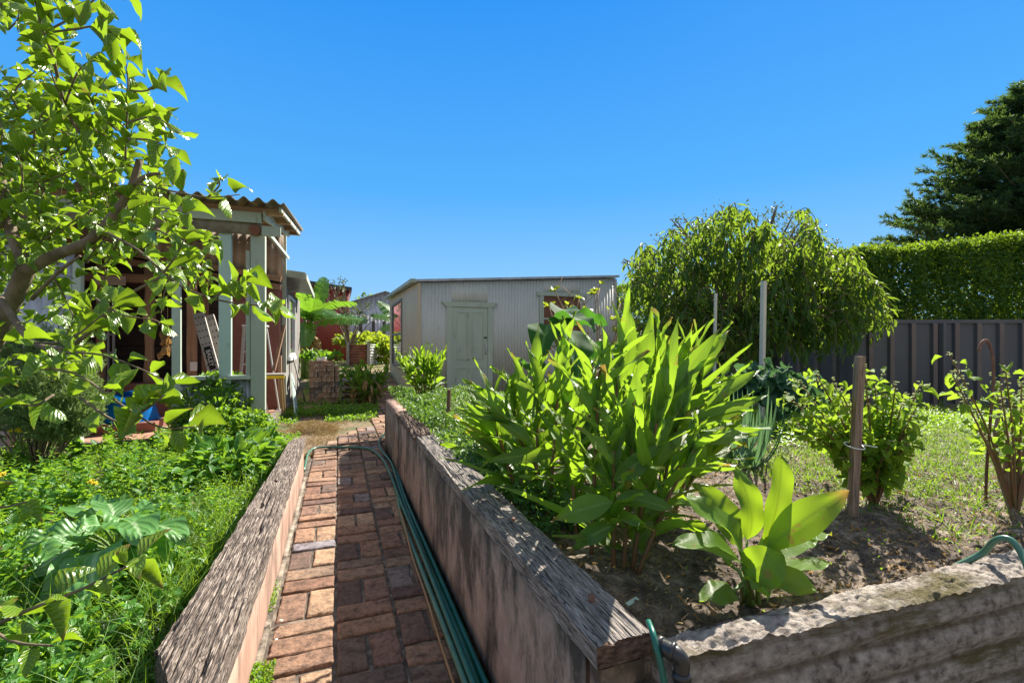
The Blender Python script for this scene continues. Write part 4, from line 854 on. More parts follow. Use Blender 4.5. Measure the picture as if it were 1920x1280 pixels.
def ginger_cane(lb, sbm, base, tip, L, W, nl, side=None):
    base = Vector(base); tip = Vector(tip); mid = base.lerp(tip, .5)+Vector((0, 0, (tip-base).length*.06)); pts = crspline([base, mid, tip], 8)
    sbm.tube(pts, [.0085-.004*i/len(pts) for i in range(len(pts))], 6)
    ax_ = (tip-base).normalized(); ph = random.uniform(0, math.pi) if side is None else side
    for k in range(nl):
        t = .18+.82*k/(nl-1); p_ = pts[min(len(pts)-1, int(t*(len(pts)-1)))]
        a_ = ph+(k % 2)*math.pi+random.uniform(-.35, .35); out = Vector((math.cos(a_), math.sin(a_), 0)); up_ = ax_*(.35+1.5*t**1.6)
        if k == nl-1: out *= .15
        d = (out*(1.15-.75*t)+up_+Vector((0, 0, random.uniform(-.1, .15)))).normalized(); l_ = L*random.uniform(.65, 1.2)*(.75+.35*math.sin(math.pi*min(1, t+.1)))
        tp = p_+d*l_; tp.z -= l_*.10*(1-t*.6)
        n_ = (ax_*1.0-out*.9*t+Vector((random.uniform(-.5, .5), random.uniform(-.5, .5), .25))); blade(lb, p_-d*.01, tp, W*random.uniform(.85, 1.12), n_, prof=p_strap, arch= random.uniform(.02, .2), fold=random.uniform(.08, .35), wave=random.choice((.004, .006, .012)), twist=random.uniform(-1, 1))
def GP(x, y): return Gb(x, y)
canes = [(975, 945, 915, 770), (985, 950, 962, 745), (1005, 958, 1010, 715), (1030, 962, 1050, 700), (1045, 950, 955, 800), (1080, 1005, 1065, 760), (1108, 1040, 1125, 700), (1150, 1062, 1150, 850),
         (1168, 1062, 1190, 800), (1130, 1015, 1165, 660), (1185, 1060, 1240, 760), (1200, 1000, 1222, 690), (1222, 985, 1280, 700), (1240, 965, 1315, 700), (1262, 955, 1350, 755), (1195, 1066, 1300, 850),
         (1250, 975, 1365, 815), (1090, 930, 1020, 790), (1120, 905, 1105, 740), (1170, 905, 1190, 700), (1212, 905, 1265, 715), (1050, 930, 1085, 760), (995, 940, 915, 830), (1175, 940, 1150, 720), (1140, 930, 1170, 765), (1070, 980, 1100, 820), (1225, 1010, 1270, 800)]
ck = thing('ginger_plant', 'large clump of tall ginger with long glossy leaves and a white flower', 'plant', GP(1130, 1000)); lb = MB(); sb_ = MB()
for (bx, by_, tx, ty) in canes:
    p0 = GP(bx, by_); d0 = p0.x*st+p0.y*ct; dt = d0*random.uniform(.98, 1.08); small = (ty > 840); ty -= 6
    ginger_cane(lb, sb_, p0-Vector((0, 0, .02)), P(tx, ty, dt), (.34 if ty < 760 else .30) if not small else .25, .047, random.randint(12, 15))
for (x0, y0, x1, y1, dd, W_) in ((1165, 730, 1172, 548, 1.85, .055), (1185, 720, 1222, 575, 1.85, .06), (1290, 700, 1368, 618, 1.95, .05), (1240, 760, 1350, 615, 1.8, .065), (1300, 770, 1432, 690, 1.8, .05), (1290, 800, 1440, 740, 1.75, .055), (1300, 830, 1420, 815, 1.7, .06),
                             (960, 800, 865, 725, 2.0, .065), (990, 780, 960, 660, 2.0, .06), (1010, 760, 985, 640, 2.0, .06), (1150, 850, 1118, 750, 1.5, .05), (1150, 900, 1235, 830, 1.45, .06), (1150, 870, 1080, 800, 1.45, .055), (1150, 940, 1035, 975, 1.42, .07), (1155, 935, 1270, 960, 1.42, .07), (1150, 985, 1070, 1030, 1.42, .06), (1040, 850, 905, 865, 1.95, .06), (1000, 840, 905, 775, 1.95, .06), (1230, 800, 1310, 650, 1.8, .06)):
    blade(lb, P(x0, y0, dd), P(x1, y1, dd*random.uniform(.97, 1.05)), W_*1.1, (random.uniform(-.4, .4), -1, random.uniform(.3, 1)), .1, fold=.15, wave=.006, twist=random.uniform(-.5, .5))
lb.build('leaves', MT['ginger'], ck, True); sb_.build('cane', MT['redstem'], ck, True)
fl = MB()
for k in range(9):
    c_ = P(1130, 695, 1.72)+Vector((random.uniform(-.02, .02), random.uniform(-.02, .02), random.uniform(-.05, .03))); a_ = k*.7
    blade(fl, c_, c_+Vector((math.cos(a_)*.045, math.sin(a_)*.045, random.uniform(-.03, .04))), .03, rup(0), .2, p_oval, nv=6, nc=2)
fl.build('flower', MT['petal'], ck, True)
def clump(name, label, base, n, h, L, W, spread, mat='ginger', dry=0, lean=(0, 0)):
    t_ = thing(name, label, 'plant', base); lb = MB(); sm = MB()
    for k in range(n):
        a_ = random.uniform(0, 6.28); r_ = spread*math.sqrt(random.random()); p0 = Vector(base)+Vector((math.cos(a_)*r_*.35, math.sin(a_)*r_*.35, -.02)); tp = Vector(base)+Vector((math.cos(a_)*r_+lean[0], math.sin(a_)*r_+lean[1], h*random.uniform(.6, 1)))
        ginger_cane(lb, sm, p0, tp, L, W, 8)
    lb.build('leaves', MT[mat], t_, True); sm.build('cane', MT['redstem'], t_, True)
    if dry:
        db = MB()
        for k in range(dry):
            a_ = random.uniform(0, 6.28); p0 = Vector(base)+Vector((math.cos(a_)*.2, math.sin(a_)*.2, random.uniform(.1, .5))); blade(db, p0, p0+Vector((math.cos(a_)*.15, math.sin(a_)*.15, -.25)), .05, (math.cos(a_), math.sin(a_), .2), .15)
        db.build('dry_leaves', MT['drybrown'], t_, True)
clump('ginger_plant', 'smaller ginger clump in the bed in front of the panelled door', P(798, 738, 6.3), 15, .50, .30, .06, .34)
clump('ginger_plant', 'ginger clump with dry brown stalks between the slabs and the path', G(690, 755), 16, .72, .34, .075, .38, dry=22)

# turmeric: paddle leaves near the concrete wall
tu = thing('turmeric_plant', 'low turmeric plant with broad paddle leaves behind the concrete wall', 'plant', GP(1405, 1105)); lb = MB(); sm = MB(); cbase = P(1405, 1108, 1.30)
p_pad = lambda t: max(.02, math.sin(math.pi*t**.8)**.62)
for (x0, y0, x1, y1, dd, de, W_, nx, rr) in ((1400, 1012, 1378, 872, 1.34, 1.36, .085, (0, -1, .25), .4), (1432, 1012, 1466, 850, 1.34, 1.34, .11, (.2, -1, .3), .55), (1392, 1042, 1275, 930, 1.28, 1.22, .105, (-.2, -.7, 1), .5),
        (1392, 1066, 1262, 1018, 1.25, 1.17, .10, (0, -.4, 1), .2), (1376, 1108, 1310, 1125, 1.2, 1.14, .07, (0, -.6, 1), .1), (1440, 1030, 1592, 920, 1.32, 1.3, .10, (0, -.6, 1), 1.0), (1425, 1052, 1530, 1004, 1.3, 1.38, .10, (0, -.3, 1), .5),
        (1418, 1078, 1532, 1108, 1.24, 1.17, .085, (0, -.7, 1), .3), (1398, 1078, 1470, 1040, 1.2, 1.17, .11, (0, -.8, .7), .2), (1385, 1020, 1310, 905, 1.4, 1.46, .10, (-.2, -1, .4), .6), (1415, 1090, 1560, 1055, 1.35, 1.4, .08, (.1, -.3, 1), .6),
        (1380, 1010, 1300, 905, 1.5, 1.6, .08, (0, 0, 1), .5), (1445, 1060, 1560, 1000, 1.33, 1.42, .07, (.2, .2, 1), .7), (1400, 1085, 1440, 1120, 1.2, 1.12, .06, (0, -.6, 1), .3), (1370, 1060, 1290, 975, 1.35, 1.38, .075, (-.2, -.3, 1), .35)):
    a_ = P(x0, y0, dd); sm.tube([cbase+Vector((random.uniform(-.02, .02), random.uniform(-.02, .02), -.03)), cbase.lerp(a_, .5)+Vector((0, 0, .02)), a_], [.008, .006, .004], 6)
    blade(lb, a_, P(x1, y1, de), W_*.95, nx, random.uniform(.05, .16), p_pad if rr < .9 else p_oval, random.uniform(.04, .16), random.uniform(.005, .012), 18, 6, rr, random.uniform(-.35, .35))
lb.build('leaves', MT['turmeric'], tu, True); sm.build('stems', MT['stem'], tu, True)
# elephant ear behind the ginger
te = thing('taro_plant', 'dark green elephant ear plant with huge leaves before the shed window', 'plant', GP(1080, 760)); lb = MB(); sm = MB()
p_ear = lambda t: max(.02, (1-t**1.6)**.7*min(1, .55+2.5*t))
for (x0, y0, x1, y1, dd, de, W_, nx) in ((1060, 620, 1090, 745, 3.2, 2.9, .36, (.2, -1, .3)), (1030, 610, 1010, 690, 3.3, 3.0, .34, (-.6, -.8, .4)), (1050, 600, 1130, 625, 3.3, 3.0, .30, (.2, -.5, .9)), (1070, 610, 1150, 605, 3.4, 3.5, .30, (.2, .6, 1)), (1060, 600, 1045, 590, 3.3, 3.9, .3, (0, -.4, 1)), (1110, 680, 1170, 640, 3.2, 3.3, .25, (0, -.6, .8)), (1000, 700, 985, 680, 3.1, 2.8, .22, (-.3, -.6, 1)), (1040, 615, 1075, 590, 3.4, 3.3, .22, (0, -1, .3))):
    a_ = P(x0, y0, dd); g_ = GP(1080, 770); sm.tube(crspline([g_, g_.lerp(a_, .5)+Vector((0, 0, .12)), a_], 5), .012, 6); blade(lb, a_, a_.lerp(P(x1, y1, de), .85), W_*.8, nx, .12, p_ear, .16, .02, 16, 6)
lb.build('leaves', MT['taro'], te, True); sm.build('stems', MT['stem'], te, True)

# banana plants
def banana(label, base, hts, leaves, d):
    t_ = thing('banana_plant', label, 'plant', base); lb = MB(); sm = MB()
    for (px, py) in hts:
        p_ = P(px, py, d); g_ = Vector((base[0]+(p_.x-base[0])*.6, p_.y, base[2])); sm.tube([g_, g_.lerp(p_, .5), p_], [.11, .09, .05], 10)
    sm.build('trunk', MT['stem'], t_, True)
    for (x0, y0, x1, y1, de, W_, nx, ar) in leaves:
        a_ = P(x0, y0, d); e_ = P(x1, y1, d+de)
        # leaf torn into strips along the midrib
        n_ = Vector(nx); dd = e_-a_; L = dd.length; dn = dd/L; s0_ = dn.cross(n_).normalized(); nn = s0_.cross(dn).normalized(); K = 22
        for k in range(K):
            for sgn in (-1, 1):
                V = []; dr_ = random.uniform(.05, .28)
                for (tt, uu) in ((k/K, 0), ((k+1.0)/K, 0), ((k+.99)/K+.03, 1), (k/K+.035, 1)):
                    c = a_+dd*min(1, tt)+nn*(ar*L*math.sin(math.pi*min(1, tt)**.8)); w_ = W_*.5*max(.03, math.sin(math.pi*min(.99, max(.02, tt*.93+.04)))**.5)*uu
                    V.append(c+s0_*(sgn*w_*.95)+nn*(-w_*dr_)*(1 if uu else 0)+Vector((0, 0, .0)))
                lb.add(V, [(0, 1, 2, 3)], random.uniform(.3, .6), [(.5, .4), (.5, .45), (.5+sgn*.45, .45), (.5+sgn*.45, .4)])
    lb.build('leaves', MT['banana'], t_)
banana('large banana plant with torn leaves beside the lean-to', (P(570, 700, 14.0).x, P(570, 700, 14.0).y, 0), ((572, 600), (585, 580)), (
    (590, 610, 690, 602, 0, .7, (0, -.6, 1), .12), (588, 590, 668, 568, 0, .6, (0, .3, 1), .15), (588, 585, 610, 520, 0, .6, (1, -1, .2), .05), (580, 590, 565, 545, -.5, .6, (-.4, -1, .3), .1), (590, 600, 670, 610, 1.2, .6, (0, -.4, 1), .2),
    (575, 610, 572, 650, -1.2, .6, (0, -1, .6), .2), (585, 600, 610, 570, 1.0, .5, (1, -.4, 1), .1), (580, 600, 590, 560, -.8, .65, (.2, -1, .5), .1), (575, 600, 545, 580, -1, .6, (0, -.5, 1), .2), (582, 600, 625, 590, -1.2, .6, (0, -.5, 1), .15)), 13.6)
banana('second banana plant whose leaves show past the grey shed corner', (P(742, 660, 17.5).x, P(742, 660, 17.5).y, .4), ((742, 600),), (
    (742, 600, 708, 565, 0, .5, (-.3, -.4, 1), .1), (742, 605, 695, 590, 0, .5, (0, -.6, 1), .12), (742, 610, 715, 620, -.4, .5, (0, -.6, 1), .15), (742, 600, 722, 575, .8, .5, (-.4, -1, .6), .1), (742, 600, 775, 570, 0, .5, (0, -.5, 1), .1)), 17.0)
t_ = thing('dead_banana_leaves', 'hanging dry brown banana leaves under the large banana plant', 'dry leaves', P(585, 640, 13)); lb = MB()
for k in range(26):
    a_ = P(random.uniform(566, 595), random.uniform(620, 640), 13.0+random.random()); blade(lb, a_, a_+Vector((random.uniform(-.3, .3), random.uniform(-.3, .1), -random.uniform(.3, .7))), .12, (random.uniform(-1, 1), -1, 0), .2)
lb.build('dry_leaves', MT['drybrown'], t_, True)

# ================================================================== TREES, HEDGE
def cloud(n, cx, cy, cz, rx, ry, rz, shell=.55):
    a = nrm(rng.normal(size=(n, 3))); r = rng.random(n)**(1/3)*(1-shell)+shell; return a*r[:, None]*np.array([rx, ry, rz])+np.array([cx, cy, cz])
# drooping tree: rosettes of long hanging leaves
wt = thing('drooping_tree', 'bushy tree with long hanging dark leaves in front of the fence', 'tree', P(1400, 740, 6.3))
lv = LV(T_LANCE); cen = P(1415, 600, 6.3); tw = MB()
WP = [(1200, 500), (1210, 462), (1235, 470), (1262, 432), (1290, 440), (1302, 402), (1330, 425), (1350, 405), (1380, 388), (1410, 410), (1440, 392), (1470, 405), (1500, 385), (1512, 415), (1530, 455), (1560, 478), (1600, 470), (1612, 510), (1635, 530), (1645, 560), (1650, 590), (1610, 600), (1560, 630), (1480, 650), (1400, 655), (1320, 640), (1270, 610), (1230, 570), (1205, 540)]
def inside(poly, x, y):
    c = False; j = len(poly)-1
    for i in range(len(poly)):
        xi, yi = poly[i]; xj, yj = poly[j]
        if (yi > y) != (yj > y) and x < (xj-xi)*(y-yi)/(yj-yi)+xi: c = not c
        j = i
    return c
strands = []; base = P(1390, 740, 6.4); base.z = .2
while len(strands) < 1150:
    x, y = random.uniform(1195, 1670), random.uniform(385, 655)
    if not inside(WP, x, y): continue
    if noise.noise(Vector((x*.022, y*.016, 4))) < -.22: continue
    d = random.uniform(5.7, 7.3); p_ = P(x, y, d); out = Vector((p_.x-base.x, p_.y-base.y, 0)); out = out.normalized() if out.length > .05 else Vector((1, 0, 0))
    ln = random.uniform(.05, .30); sw = random.uniform(-.12, .12); q = crspline([p_, p_+out*.08+Vector((sw*.3, 0, .05)), p_+out*.13+Vector((sw, 0, -ln*.4)), p_+out*.14+Vector((sw*1.2, 0, -ln))], 5)
    if q[-1].z < .55: continue
    strands.append(q); tw.tube(q, [.006-.004*i/len(q) for i in range(len(q))], 4); tone = random.random(); m = 5+int(ln*34)
    for k in range(m):
        r_ = q[min(len(q)-1, int((k+.5)/m*len(q)))]; a_ = random.uniform(0, 6.28); dn = Vector((math.cos(a_)*.7, math.sin(a_)*.7, -random.uniform(-.1, 1.5)))
        lv.one(r_+Vector((math.cos(a_)*.01, math.sin(a_)*.01, 0)), dn, (math.cos(a_), math.sin(a_), .5), random.uniform(.08, .19), random.uniform(.028, .05), min(1, tone*.6+random.random()*.45))
lv.build('foliage', MT['weep'], wt)
tw.tube([base, base+Vector((.05, 0, .6)), base+Vector((0, .1, 1.2))], [.07, .055, .04], 8)
for i in range(60):
    e = strands[random.randrange(len(strands))][0]; s_ = base+Vector((0, .05, random.uniform(.4, 1.2))); tw.tube(crspline([s_, s_.lerp(e, .5)+Vector((0, 0, .25)), e], 5), [.022]*2+[.014]*4+[.008]*5, 5)
tw.build('trunk', MT['bark'], wt, True)
# grey green tree behind it
def bushtree(name, label, blobs, lsize, lw_, mat, trunkbase, twigs=30, dens=1.0, T=T_SMALL, up=.3, ylo=.3, cat='tree', bark='bark'):
    t_ = thing(name, label, cat, trunkbase); lv = LV(T); tw = MB(); allp = []
    for (px, py, d, rx, ry) in blobs:
        c = P(px, py, d); sx_, sy_ = rx/FPX*d, ry/FPX*d; n = int(dens*sx_*sy_*900*(.03/lsize)**1.5); pts = cloud(n, c.x, c.y, c.z, sx_, sx_*.8, sy_, .4)
        # clumps: shift points towards cluster centres so gaps open
        nc = max(6, n//45); cc = cloud(nc, c.x, c.y, c.z, sx_*.95, sx_*.75, sy_*.95, .5); idx = rng.integers(0, nc, n); pts = cc[idx]*.72+pts*.28+rng.normal(size=(n, 3))*sx_*.04
        allp.append(cc); lv.many(pts, rdir(n, up), rdir(n, 1.0), lsize*rng.uniform(.7, 1.3, n), lw_*rng.uniform(.7, 1.3, n), np.clip((idx % 10)/10*.5+rng.random(n)*.5, 0, 1))
    lv.build('foliage', MT[mat], t_); allp = np.concatenate(allp); base = Vector(trunkbase)
    for i in range(twigs):
        e = Vector(allp[random.randrange(len(allp))]); s_ = base+Vector((0, 0, (e.z-base.z)*.3)); r0_ = .012+.006*random.random(); r0_ *= max(1, (e-s_).length*.5)
        tw.tube(crspline([base, s_, s_.lerp(e, .55)+Vector((0, 0, .1*(e-s_).length)), e], 4), [r0_*2.2]*4+[r0_*1.5]*4+[r0_*.8]*4+[r0_*.3], 5)
    tw.build('trunk', MT[bark], t_, True); return t_
bushtree('grey_leaved_tree', 'grey green small leaved tree rising behind the drooping tree', [(1400, 430, 9.5, 140, 45), (1500, 450, 9.5, 70, 60), (1290, 450, 9.5, 75, 45), (1190, 505, 9.5, 35, 25), (1555, 470, 9.3, 30, 25), (1350, 410, 9.5, 90, 25), (1450, 405, 9.3, 70, 22), (1270, 425, 9.5, 40, 28)], .075, .034, 'greytree', (P(1400, 740, 9.5).x, P(1400, 740, 9.5).y, 0), 70, 2.6)
# hedge
hd = thing('hedge', 'clipped dense green hedge standing above the steel fence', 'hedge', P(1760, 700, 8.5)); lv = LV(T_SMALL)
ha = P(1480, 600, 8.9); hc = P(2150, 600, 8.4)
def hedge_run(ax_, ay, bx, by2, z0, za, zb, n, w2):
    a = np.array([ax_, ay]); b2 = np.array([bx, by2]); L = np.linalg.norm(b2-a); d = (b2-a)/L; nn = np.array([d[1], -d[0]])
    if np.dot(nn, -a) < 0: nn = -nn
    t = rng.random(n); face = rng.random(n); top = za+(zb-za)*t
    q = np.array([noise.noise(Vector((tt*L*1.3, 0, 5))) for tt in t]); q2 = np.array([noise.noise(Vector((tt*L*5, 3, 5))) for tt in t]); top = top+.10*q+.06*q2
    off = np.where(face < .68, w2+rng.normal(size=n)*.06, rng.uniform(-w2, w2, n)); z = np.where((face < .68) | (face > .84), z0+(top-z0)*rng.random(n), top+rng.normal(size=n)*.05)
    bmp = np.array([noise.noise(Vector((tt*L*3, zz*3, 1))) for tt, zz in zip(t, z)]); off = off+np.where(face < .68, bmp*.16, 0)
    pts = np.stack([a[0]+d[0]*t*L+nn[0]*off, a[1]+d[1]*t*L+nn[1]*off, z], 1)
    dirs = rdir(n, .25); dirs[:, 0] += nn[0]*.6*(face < .68); dirs[:, 1] += nn[1]*.6*(face < .68)
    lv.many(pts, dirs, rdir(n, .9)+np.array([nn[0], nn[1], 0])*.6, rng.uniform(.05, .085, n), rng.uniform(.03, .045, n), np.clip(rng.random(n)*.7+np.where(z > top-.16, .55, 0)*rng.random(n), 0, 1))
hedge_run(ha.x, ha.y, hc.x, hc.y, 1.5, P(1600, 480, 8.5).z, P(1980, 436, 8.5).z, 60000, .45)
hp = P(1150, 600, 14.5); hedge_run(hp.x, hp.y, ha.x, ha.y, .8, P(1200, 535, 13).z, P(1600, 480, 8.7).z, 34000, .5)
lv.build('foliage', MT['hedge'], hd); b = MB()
core_a, core_b = Vector((ha.x, ha.y, 2.2)), Vector((hc.x, hc.y, 2.2))
for (px, dx_) in ((1700, -.1), (1815, .0), (1890, .15), (1960, .1), (1620, 0)):
    p_ = P(px, 600, 8.42); b = MB(); b.tube([Vector((p_.x, p_.y, .2)), Vector((p_.x, p_.y, 1.65))], [.09, .07], 8)
    b.tube(crspline([Vector((p_.x, p_.y, 1.6)), Vector((p_.x+.25+dx_, p_.y, 1.85)), Vector((p_.x+.6, p_.y+.2, 2.6))], 4), [.05]*4+[.03]*5, 7); b.tube(crspline([Vector((p_.x, p_.y, 1.6)), Vector((p_.x-.12, p_.y, 1.95)), Vector((p_.x-.2, p_.y+.2, 2.6))], 4), [.05]*4+[.03]*5, 7)
    b.build('trunk', MT['palebark'], hd, True)
# conifer
cf = thing('conifer_tree', 'tall dark conifer beyond the hedge at the right edge', 'tree', P(2010, 640, 20)); lv = LV(T_NEEDLE); tb_ = MB()
tp = P(2010, 640, 20); tx_, ty_ = tp.x, tp.y; HT = P(2010, 140, 20).z
tb_.tube([(tx_, ty_, 0), (tx_, ty_, HT*.5), (tx_, ty_, HT)], [.35, .22, .03], 10)
right = Vector((ct, -st, 0)); fw_ = Vector((st, ct, 0))
for k in range(1150):
    t = random.random()**.9; z = 3.2+(HT-3.4)*t; a_ = random.uniform(0, 6.283); Rm = (6.8*(1-t)**.6)*random.uniform(.75, 1.04)+.3
    out = Vector((math.cos(a_), math.sin(a_), 0))
    if out.dot(fw_) > .55: continue
    tip_ = Vector((tx_, ty_, z))+out*Rm+Vector((0, 0, random.uniform(.1, .45)*Rm)); root = Vector((tx_, ty_, z-.05*Rm))
    if k % 4 == 0 and t < .8: tb_.tube([root, root.lerp(tip_, .5)-Vector((0, 0, .1)), tip_], [.05, .03, .01], 4)
    dd = (tip_-root).normalized(); side_ = dd.cross(Vector((0, 0, 1))).normalized(); n = int(7+Rm*4.5)
    for j in range(n):
        u = 1-(j/n)*.62*random.uniform(.9, 1.1); s_ = random.choice((-1, 1)); q = root.lerp(tip_, u); ln = (.35+.5*(1-u)*1.5)*random.uniform(.7, 1.2)
        sd2 = (dd*1.0+side_*s_*random.uniform(.5, 1.1)+Vector((0, 0, random.uniform(-.35, .6)))).normalized(); m = 24
        tt = rng.random(m)*ln; qq = np.array(q)[None]+np.array(sd2)[None]*tt[:, None]; rd = np.array(sd2)[None]*1.0+rng.normal(size=(m, 3))*.75
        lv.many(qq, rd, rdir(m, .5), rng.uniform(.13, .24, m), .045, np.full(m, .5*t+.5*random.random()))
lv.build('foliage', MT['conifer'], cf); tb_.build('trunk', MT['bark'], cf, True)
# far trees
bushtree('small_tree', 'thin leafy tree behind the red shed', [(625, 555, 17, 32, 35), (665, 600, 17, 30, 45), (640, 530, 17, 28, 14), (690, 590, 17, 20, 25)], .10, .055, 'greytree', (P(655, 690, 17).x, P(655, 690, 17).y, .3), 24, 3.0)
bushtree('far_tree', 'low dark tree line behind the distant grey shed', [(700, 552, 50, 26, 12), (728, 556, 50, 22, 12), (680, 560, 50, 18, 10), (745, 560, 50, 20, 10)], .4, .25, 'hedge', (P(705, 640, 50).x, P(705, 640, 50).y, .3), 8, 1.6)
# fig shrub, nearly bare
fg = thing('fig_shrub', 'bare branching fig shrub with a few small yellow green leaves', 'shrub', P(1110, 720, 6.6)); b = MB(); lv = LV(T_OVAL)
for (x1, y1) in ((1040, 545), (1085, 560), (1022, 620), (1120, 545), (1115, 552), (1168, 565), (1150, 600), (1180, 570), (1160, 620), (1085, 600), (1100, 580), (1045, 600), (1185, 600), (1030, 575)):
    base = P(1110, 720, 6.6); base.z = .25; e = P(x1, y1, 6.6+random.uniform(-.4, .4)); m_ = base.lerp(e, .5)+Vector((random.uniform(-.2, .2), random.uniform(-.2, .2), -.05)); pts = crspline([base, m_, e], 7)
    b.tube(pts, [.02-.015*i/len(pts) for i in range(len(pts))], 5)
    for j in range(6):
        s_ = pts[random.randint(6, len(pts)-1)]; q = s_+Vector((random.uniform(-.25, .25), random.uniform(-.25, .25), random.uniform(.05, .3))); b.tube([s_, s_.lerp(q, .5)+Vector((0, 0, -.03)), q], [.007, .005, .004], 4)
        if random.random() < .15: lv.one(q, (random.uniform(-1, 1), random.uniform(-1, 1), .2), (0, -.3, 1), .09, .08, .95)
    for j in range(3): lv.one(e, (random.uniform(-1, 1), random.uniform(-1, 1), .3), (0, -.3, 1), .12, .09, .95)
b.build('branches', MT['palebark'], fg, True); lv.build('leaves', MT['sweet'], fg)

# ================================================================== SHRUBS AND SMALL PLANTS
def basil(label, base, d0, stems, mat='basil', bare=0):
    t_ = thing('basil_bush', label, 'plant', base); lv = LV(T_OVAL); fl = LV(T_SMALL); b = MB(); base = Vector(base)
    for (x1, y1) in stems:
        e = P(x1, y1, d0+random.uniform(-.18, .18)); m_ = base.lerp(e, .45)+Vector((random.uniform(-.03, .03), 0, .04)); pts = crspline([base-Vector((0, 0, .02)), m_, e], 10); n = len(pts)
        b.tube(pts, [.006-.004*i/n for i in range(n)], 5); fl = LV(T_SMALL)
        for i in range(int(n*(.55 if bare else .3)), n):
            t = i/n; p_ = pts[i]
            for s_ in range(2):
                a_ = random.uniform(0, 6.28); o_ = Vector((math.cos(a_), math.sin(a_), random.uniform(-.7, .3))); q = p_+o_*.02
                if random.random() < (.45 if bare else 1): lv.one(q, o_, (random.uniform(-.4, .4), random.uniform(-.4, .4), 1), random.uniform(.032, .068), random.uniform(.022, .042))
            if t > .68:
                for s_ in range(7):
                    a_ = random.uniform(0, 6.28); o_ = Vector((math.cos(a_), math.sin(a_), .2)); fl.one(p_+Vector((0, 0, random.uniform(-.01, .01))), o_, (0, 0, 1), .013, .01)
        if fl.P: fl.build('flower_spike', MT['spike'], t_)
    b.build('stems', MT['redstem'], t_, True); lv.build('leaves', MT[mat], t_)
basil('bushy basil with pale flower spikes tied to the wooden stake', GP(1640, 945), 2.05, [(1475, 740), (1500, 715), (1490, 790), (1530, 700), (1560, 710), (1540, 760), (1575, 730), (1590, 750), (1620, 685), (1640, 720), (1655, 700), (1680, 720), (1700, 740), (1725, 720), (1715, 770), (1705, 800), (1690, 760), (1560, 830), (1530, 820), (1650, 780), (1670, 830), (1600, 800), (1510, 760), (1660, 740), (1580, 860), (1690, 860), (1550, 780), (1630, 760), (1700, 830), (1570, 800)])
basil('sparse basil bush with bare woody branches by the hooked iron rod', GP(1905, 965), 2.02, [(1780, 665), (1785, 700), (1800, 740), (1860, 700), (1885, 690), (1915, 720), (1930, 700), (1820, 745), (1890, 770), (1935, 780), (1950, 730), (1830, 800), (1960, 820), (1900, 740), (1875, 720), (1940, 850)], bare=1)
b = MB(); base = GP(1905, 970)
for (xs_) in (((1880, 900), (1862, 850), (1835, 800)), ((1885, 890), (1900, 830), (1935, 790)), ((1870, 870), (1868, 800), (1885, 740)), ((1890, 880), (1930, 840), (1980, 800))):
    pts = crspline([base-Vector((0, 0, .02))]+[P(x, y, 2.03) for x, y in xs_], 6); b.tube(pts, [.013-.008*i/len(pts) for i in range(len(pts))], 7)
o = b.build('woody_trunk', MT['stake'], bpy.data.objects['basil_bush.001'], True)
# leeks
lk = thing('leek_plant', 'tall blue green leek leaves standing behind the ginger', 'plant', GP(1400, 860)); lb = MB()
for k in range(46):
    g_ = GP(random.uniform(1370, 1425), random.uniform(850, 880)); a_ = random.uniform(0, 6.28); h = random.uniform(.25, .45); e = g_+Vector((math.cos(a_)*.14, math.sin(a_)*.14, h)); blade(lb, g_, e, .022, (math.cos(a_), math.sin(a_), .3), .1, lambda t: (1-t)**.5+.05, .3, 0, 8, 2)
for (x1, y1, x2, y2) in ((1525, 695, 1560, 760), (1525, 695, 1490, 770), (1545, 780, 1530, 690)): blade(lb, P(x1, y1, 2.6), P(x2, y2, 2.6), .02, (0, -1, .3), .1, lambda t: (1-t)**.5+.1, .2, 0, 8, 2)
lb.build('leaves', MT['leek'], lk, True)
def leafy(name, label, blobs, mat, L, W, n, T=T_OVAL, cat='plant', stemmat='stem', down=.2, base=None):
    c0 = blobs[0]; g = base or GP(c0[0], c0[1]+40); t_ = thing(name, label, cat, g); lv = LV(T); b = MB(); tot = sum(x[3]*x[4] for x in blobs)
    for (px, py, d, rx, ry) in blobs:
        k = int(n*rx*ry/tot); c = P(px, py, d); pts = cloud(k, c.x, c.y, c.z, rx/FPX*d, rx/FPX*d, ry/FPX*d, .4); out = nrm(pts-np.array(g)); out[:, 2] -= down
        lv.many(pts, out+rng.normal(size=(k, 3))*.5, rdir(k, 1.6, .6), L*rng.uniform(.6, 1.25, k), W*rng.uniform(.6, 1.25, k))
        for j in range(max(3, k//14)): e = Vector(pts[random.randrange(k)]); b.tube(crspline([Vector(g), Vector(g).lerp(e, .5)+Vector((random.uniform(-.03, .03), 0, .03)), e], 4), .004, 4)
    lv.build('leaves', MT[mat], t_); b.build('stems', MT[stemmat], t_, True); return t_
leafy('broad_leaf_plant', 'grey green broad leaved vegetable plant below the drooping tree', [(1440, 715, 4.0, 55, 30), (1480, 740, 4.0, 40, 30), (1390, 725, 4.1, 40, 25)], 'eggplant', .16, .11, 190)
rbx = thing('rosemary_bush', 'rounded rosemary bush with fine needle leaves by the corrugated sheet', 'bush', Vector((*P(70, 850, 3.9).xy, .12))); lv = LV(T_NEEDLE); b = MB(); rbase = Vector(rbx.location)
